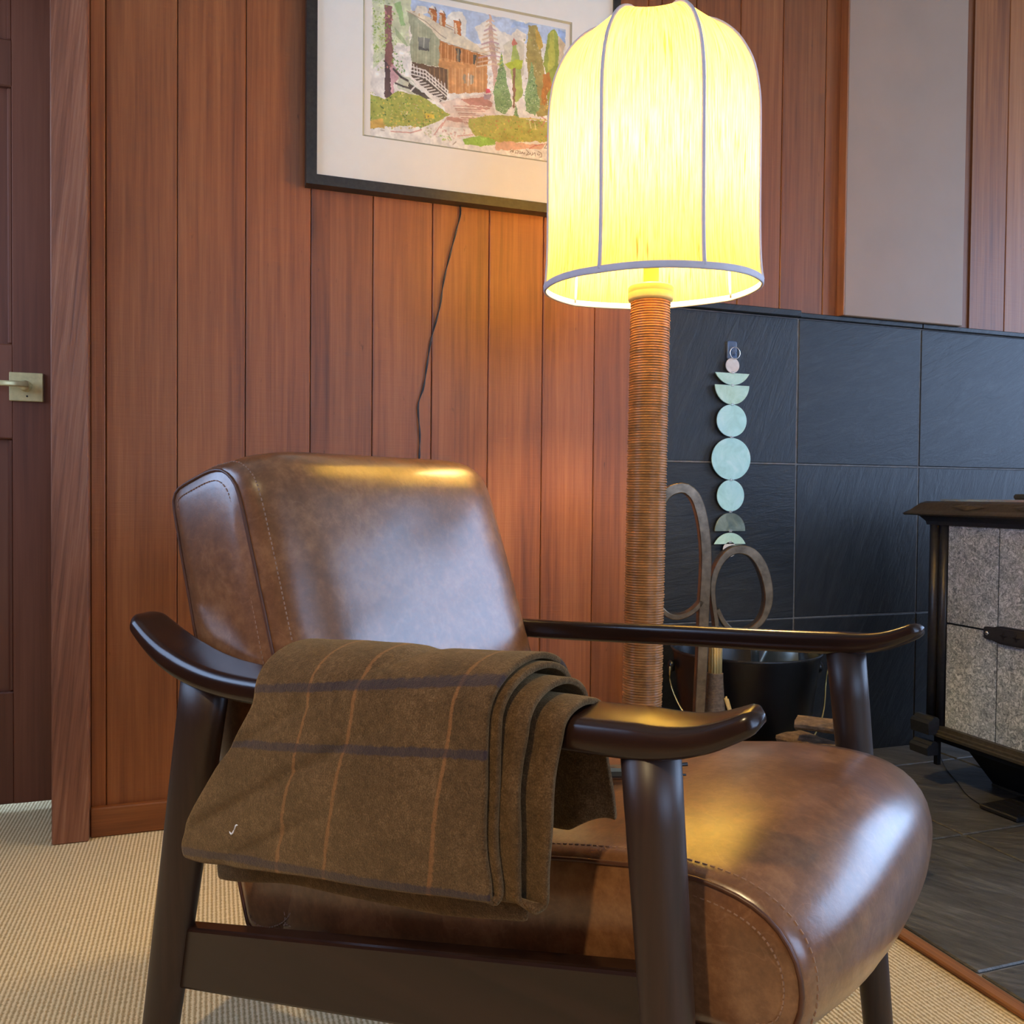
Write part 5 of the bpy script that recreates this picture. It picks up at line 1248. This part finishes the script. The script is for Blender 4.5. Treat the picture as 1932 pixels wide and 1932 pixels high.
def cushion(name, prof, hw, bulge, side_bulge=0.010, n=110, M=33, corner=0.012, vc=0.0, bexp=2.2):
    P = catmull([(a, b, 0) for a, b in prof], n, True)
    P = [Vector((p.x, p.y)) for p in P]
    area = sum(P[i].x * P[(i + 1) % n].y - P[(i + 1) % n].x * P[i].y for i in range(n))
    if area < 0: P = P[::-1]
    N = []
    for i in range(n):
        t = (P[(i + 1) % n] - P[i - 1]).normalized()
        N.append(Vector((t.y, -t.x)))
    B = [bulge(P[i], N[i]) for i in range(n)]
    cen = sum(P, Vector((0, 0))) / n
    V, F = [], []
    def pt(i, v):
        d = hw - abs(v)
        ins = 0.0
        if d < corner:
            ins = corner * 0.75 * (1 - math.sqrt(max(0, 1 - (1 - d / corner) ** 2)))
        k = (1 - (abs(v) / hw) ** bexp)
        q = P[i] + N[i] * (B[i] * k - ins)
        wr = noise.noise(Vector((q.x * 9, v * 9, q.y * 9))) * 0.0022 * k + noise.noise(Vector((q.x * 30 + 4, v * 30, q.y * 30))) * 0.0005
        q = q + N[i] * wr
        return (q.x, v + vc, q.y)
    vs = []
    for j in range(M):
        t = -1 + 2 * j / (M - 1)
        vs.append(hw * math.copysign(1 - (1 - abs(t)) ** 1.7, t))
    for v in vs:
        for i in range(n): V.append(pt(i, v))
    for j in range(M - 1):
        for i in range(n):
            F.append((j * n + i, j * n + (i + 1) % n, (j + 1) * n + (i + 1) % n, (j + 1) * n + i))
    for j, sg in ((0, -1), (M - 1, 1)):
        prev = [j * n + i for i in range(n)]
        for ring in (0.93, 0.84, 0.70, 0.5, 0.28):
            cur = []
            for i in range(n):
                x0, _, z0 = V[j * n + i]
                x = cen.x + (x0 - cen.x) * ring; z = cen.y + (z0 - cen.y) * ring
                b = side_bulge * (1 - ring ** 4)
                cur.append(len(V)); V.append((x, vc + sg * (hw + b), z))
            for i in range(n):
                F.append((prev[i], prev[(i + 1) % n], cur[(i + 1) % n], cur[i]))
            prev = cur
        c = len(V); V.append((cen.x, vc + sg * (hw + side_bulge), cen.y))
        for i in range(n): F.append((prev[i], prev[(i + 1) % n], c))
    o = mesh(name, V, F, M_LEATHER, chair, True)
    # seam piping and stitching along both side panels
    for sg in (-1, 1):
        v = sg * (hw - 0.0015)
        ring = [Vector(pt(i, v)) for i in range(n)]
        sweep('seam', [(r.x, r.y + sg * 0.0005, r.z) for r in ring], circ(0.0024, 6), M_SEAM, o, Vector((0, 1, 0)), closed=True)
    SV, SF = [], []
    def dash(a, b, nrm):
        t = (b - a).normalized(); s = t.cross(nrm).normalized() * 0.00055; u = nrm * 0.0007
        i0 = len(SV)
        for p in (a, b):
            SV.extend([p + s - u, p + s + u, p - s + u, p - s - u])
        SF.extend([(i0 + k, i0 + (k + 1) % 4, i0 + 4 + (k + 1) % 4, i0 + 4 + k) for k in range(4)])
        SF.extend([(i0 + 3, i0 + 2, i0 + 1, i0), (i0 + 4, i0 + 5, i0 + 6, i0 + 7)])
    sg = -1
    for row in ('panel', 'side'):
        ring = []
        for i in range(n):
            if row == 'panel':
                q = Vector(pt(i, sg * (hw - 0.016))); nr = Vector((N[i].x, 0, N[i].y))
                q = q + nr * 0.0002
            else:
                q0 = Vector(pt(i, sg * hw))
                rr = max(0.02, (Vector((q0.x, q0.z)) - cen).length); f = 1 - 0.009 / rr
                q = Vector((q0.x - N[i].x * 0.009, vc + sg * (hw + side_bulge * (1 - f ** 4) + 0.0006), q0.z - N[i].y * 0.009)); nr = Vector((0, sg, 0))
            ring.append((q, nr))
        acc = 0.0
        for i in range(n):
            a, nr = ring[i]; b, _ = ring[(i + 1) % n]
            L = (b - a).length
            m = max(1, int(round(L / 0.0062)))
            for k in range(m):
                dash(a.lerp(b, (k + 0.15) / m), a.lerp(b, (k + 0.75) / m), nr)
    stt = mesh('stitching', SV, SF, M_STITCH, o); stt['kind'] = 'stuff'
    return o
seat_prof = [(-0.62, 0.355), (-0.50, 0.381), (-0.38, 0.405), (-0.238, 0.433), (-0.131, 0.453), (-0.078, 0.458), (-0.04, 0.456), (-0.012, 0.448), (0.010, 0.434), (0.025, 0.412),
             (0.031, 0.385), (0.027, 0.358), (0.014, 0.340), (-0.010, 0.331), (-0.05, 0.324), (-0.2, 0.297), (-0.4, 0.262), (-0.61, 0.228), (-0.632, 0.25), (-0.638, 0.30), (-0.634, 0.34)]
def seat_b(p, nn):
    return 0.034 * max(0, nn.y) ** 0.7 * (0.55 + 0.45 * min(1, max(0, (0.05 - p.x) / 0.2))) + 0.026 * max(0, nn.x) if p.x > -0.5 else 0.012 * max(0, nn.y)
seat = cushion('seat_cushion', seat_prof, 0.236, seat_b)
back_prof = [(-0.565, 0.36), (-0.597, 0.45), (-0.644, 0.589), (-0.686, 0.71), (-0.711, 0.778), (-0.728, 0.804), (-0.752, 0.817), (-0.78, 0.817), (-0.815, 0.807), (-0.848, 0.796), (-0.864, 0.785), (-0.869, 0.767), (-0.857, 0.72),
             (-0.811, 0.57), (-0.752, 0.38), (-0.706, 0.24), (-0.690, 0.214), (-0.65, 0.212), (-0.60, 0.24), (-0.566, 0.30)]
def back_b(p, nn):
    return 0.048 * max(0, nn.x) * (1.0 if p.y > 0.4 else 0.4) + 0.010 * max(0, nn.y) + 0.003
back = cushion('back_cushion', back_prof, 0.257, back_b, vc=0.021, bexp=8.0)

# ------------------------------------------------------------------ folded plaid throw over the near arm
def blanket():
    COLS_T = [-0.205, -0.246, -0.371, -0.438, -0.528]     # front edge, three orange lines, rear edge at the top
    COLS_B = [-0.205, -0.273, -0.412, -0.487, -0.682]     # the same at the bottom hem
    UVX = [0.205, 0.2595, 0.3915, 0.4625, 0.60]
    def col(u, h):
        k = u * 4; i = min(3, int(k)); f = k - i
        T = COLS_T[i] + (COLS_T[i + 1] - COLS_T[i]) * f
        Bq = COLS_B[i] + (COLS_B[i + 1] - COLS_B[i]) * f
        return T + (Bq - T) * h ** 1.15, UVX[i] + (UVX[i + 1] - UVX[i]) * f
    us = [0, 0.012] + [i / 64 for i in range(2, 63)] + [0.985, 1.0]
    V, F, UV = [], [], []
    def sheet(dIn, dOut, fIn, fOut, dropIn, dropOut, inner_in, inner_out, seed, th):
        """continuous cloth: inner side -> over the arm (close) -> outside bottom fold -> up and over again (outer)"""
        rows = []
        # list of (layer offset d, frontshift, kind, param)
        def layer(d, fs, inner, up):
            seq = []
            for k in range(15): seq.append(('in', k / 14.0, d, fs, inner))
            for k in range(1, 19): seq.append(('arc', k / 18.0, d, fs, inner))
            for k in range(1, 27): seq.append(('out', k / 26.0, d, fs, inner))
            return seq
        A = layer(dIn, fIn, inner_in, True)
        Bq = layer(dOut, fOut, inner_out, True)[::-1]
        seq = [(a, dropIn) for a in A]
        for k in range(1, 6): seq.append((('fold', k / 6.0, dIn, fIn, 0), 0))
        seq += [(b, dropOut) for b in Bq]
        base = len(V)
        for (kind, t, d, fs, inner), drop in seq:
            for u in us:
                # crest height above the arm follows the arm itself
                s_top, ux = col(u, 0.0)
                za = arm_z(max(-0.62, s_top)) + 0.013
                R = 0.030 + d
                hb = 0.425 + 0.155 * (s_top + 0.205) if False else None
                def zbot(s, drop): return 0.437 + 0.172 * (s + 0.205) - drop + 0.008 * max(0.0, (u - 0.88) / 0.12) ** 2
                if kind == 'in':
                    zi = inner + (za - 0.012 - inner) * t
                    s = s_top + fs
                    v = -AW + R * 0.92 + 0.012 * (1 - t) * (1 + 0.4 * math.sin(9 * u + seed)) + 0.008 * math.sin(14 * u + seed * 2) * (1 - t)
                    z = zi + 0.010 * math.sin(11 * u + seed) * (1 - t)
                    bl = z
                elif kind == 'arc':
                    a = math.pi * t
                    s = s_top + fs
                    v = -AW + R * math.cos(a) * (0.92 if a < math.pi / 2 else 1.0)
                    z = za - 0.012 + (0.012 + d + 0.006) * math.sin(a) ** 0.8 if 0 < t < 1 else za - 0.012
                elif kind == 'out':
                    s_b, _ = col(u, 1.0)
                    zb = zbot(s_b, drop)
                    z = za - 0.012 + (zb - za + 0.012) * t
                    s, _ = col(u, t)
                    s += fs * (1 - 0.25 * t) + 0.030 * u ** 8 * max(0.0, (t - 0.80) / 0.20) ** 2
                    rear = max(0.0, (u - 0.55) / 0.45)
                    v = -AW - R - 0.006 * math.sin(math.pi * min(1, t * 1.1)) - 0.004 * t + 0.010 * t * t * (1 - u) * 0.6
                else:
                    s_b, _ = col(u, 1.0)
                    zi_, zo_ = zbot(s_b, dropIn), zbot(s_b, dropOut)
                    f = t
                    dd = dIn + (dOut - dIn) * f
                    z = zi_ + (zo_ - zi_) * f - (dOut - dIn) * 0.75 * math.sin(math.pi * f)
                    s = s_b + (fIn + (fOut - fIn) * f) * 0.75 + 0.030 * u ** 8
                    v = -AW - 0.030 - dd - 0.004 + 0.006 * (1 - u)
                    t = 1.0
                # soft creases
                w = 0.0
                if kind in ('out', 'fold', 'arc'):
                    q = Vector((s * 7 + seed, z * 7, seed))
                    w = noise.noise(q) * 0.0045 + noise.noise(q * 3.1) * 0.0013
                    # long diagonal pull folds toward the rear top
                    dgl = (z - 0.50) - 0.55 * (s + 0.46)
                    w += -0.0055 * math.exp(-((dgl + 0.005) / 0.008) ** 2) * max(0, min(1, (-0.30 - s) / 0.1)) 
                    w += -0.0042 * math.exp(-((dgl + 0.062) / 0.009) ** 2) * max(0, min(1, (-0.36 - s) / 0.1))
                    w += -0.0045 * math.exp(-((dgl - 0.058) / 0.006) ** 2) * max(0, min(1, (-0.26 - s) / 0.1))
                edge = 0.0011 * math.sin(z * 60 + seed * 3) * max(0, 1 - u * 9)
                if kind == 'arc':
                    a = math.pi * t
                    v += w * math.cos(a); z += abs(w) * 0.0 + w * math.sin(a)
                else:
                    v -= w
                V.append((s + edge, v, z))
                show = seed > 2 and d == dOut and kind in ('out', 'arc')
                UV.append((ux if show or kind == 'fold' and seed > 2 else 0.33, (z - 0.155 * (s + 0.40)) if show else 0.9))
        nu = len(us)
        for r in range(len(seq) - 1):
            for c in range(nu - 1):
                F.append((base + r * nu + c, base + r * nu + c + 1, base + (r + 1) * nu + c + 1, base + (r + 1) * nu + c))
    # inner pair (close to the arm), then the outer pair
    sheet(0.006, 0.020, 0.054, 0.028, 0.006, 0.000, 0.474, 0.530, 1.0, 0.006)
    sheet(0.030, 0.038, 0.008, 0.000, 0.000, 0.000, 0.560, 0.575, 2.3, 0.006)
    # a lower turn hanging under the outside
    base = len(V)
    nu = 40
    for r in range(9):
        for c in range(nu + 1):
            u = c / nu
            s = -0.192 - u * 0.455
            zb = 0.437 + 0.172 * (s + 0.205)
            z = zb + 0.05 - 0.088 * r / 8 + 0.004 * math.sin(s * 23)
            v = -AW - 0.0315 + 0.004 * math.sin(s * 31) + 0.006 * (r / 8)
            V.append((s, v, z)); UV.append((0.3 + u * 0.05, 0.47))
    for r in range(8):
        for c in range(nu):
            F.append((base + r * (nu + 1) + c, base + r * (nu + 1) + c + 1, base + (r + 1) * (nu + 1) + c + 1, base + (r + 1) * (nu + 1) + c))
    me = bpy.data.meshes.new('throw_blanket')
    me.from_pydata(V, [], F)
    uvl = me.uv_layers.new(name='UVMap')
    for lp in me.loops:
        uvl.data[lp.index].uv = UV[lp.vertex_index]
    o = link('throw_blanket', me, M_BLANKET, None, True)
    o.location = CH_LOC; o.rotation_euler = (0, 0, CH_RZ)
    sd = o.modifiers.new('thick', 'SOLIDIFY'); sd.thickness = 0.0062; sd.offset = 0.0
    ss = o.modifiers.new('soft', 'SUBSURF'); ss.levels = 1; ss.render_levels = 1
    tag(o, 'folded brown wool throw with navy and orange stripes draped over the arm', 'blanket')
    lint = tube('lint', catmull([(-0.5625, -0.3560, 0.4165), (-0.556, -0.3585, 0.4115), (-0.551, -0.3575, 0.4175), (-0.547, -0.3585, 0.4235), (-0.542, -0.357, 0.4245)], 14), 0.0010, M_WHITE, o, 6)
    return o
throw = blanket()

# small two-pronged thing left on the seat behind the front leg
clip = empty('pronged_clip', (0, 0, 0), CH_RZ, 'small dark two-pronged object lying on the leather seat behind the leg', 'accessory')
def chw(s, v, z):
    c, n_ = math.cos(CH_RZ), math.sin(CH_RZ)
    return Vector((CH_LOC[0] + s * c - v * n_, CH_LOC[1] + s * n_ + v * c, z))
clip.location = chw(-0.205, -0.070, 0.4725)
clip.rotation_euler = (0, math.radians(-8), CH_RZ + 0.22)
box('body', -0.045, 0.0, -0.010, 0.010, 0.0, 0.011, M_GREYMETAL, clip, 0.003)
tube('prong', [(-0.012, 0.006, 0.008), (0.048, 0.012, 0.010)], 0.0022, M_DARKPLASTIC, clip, 8)
tube('prong', [(-0.012, -0.006, 0.006), (0.050, -0.008, 0.004)], 0.0013, M_DARKPLASTIC, clip, 8)
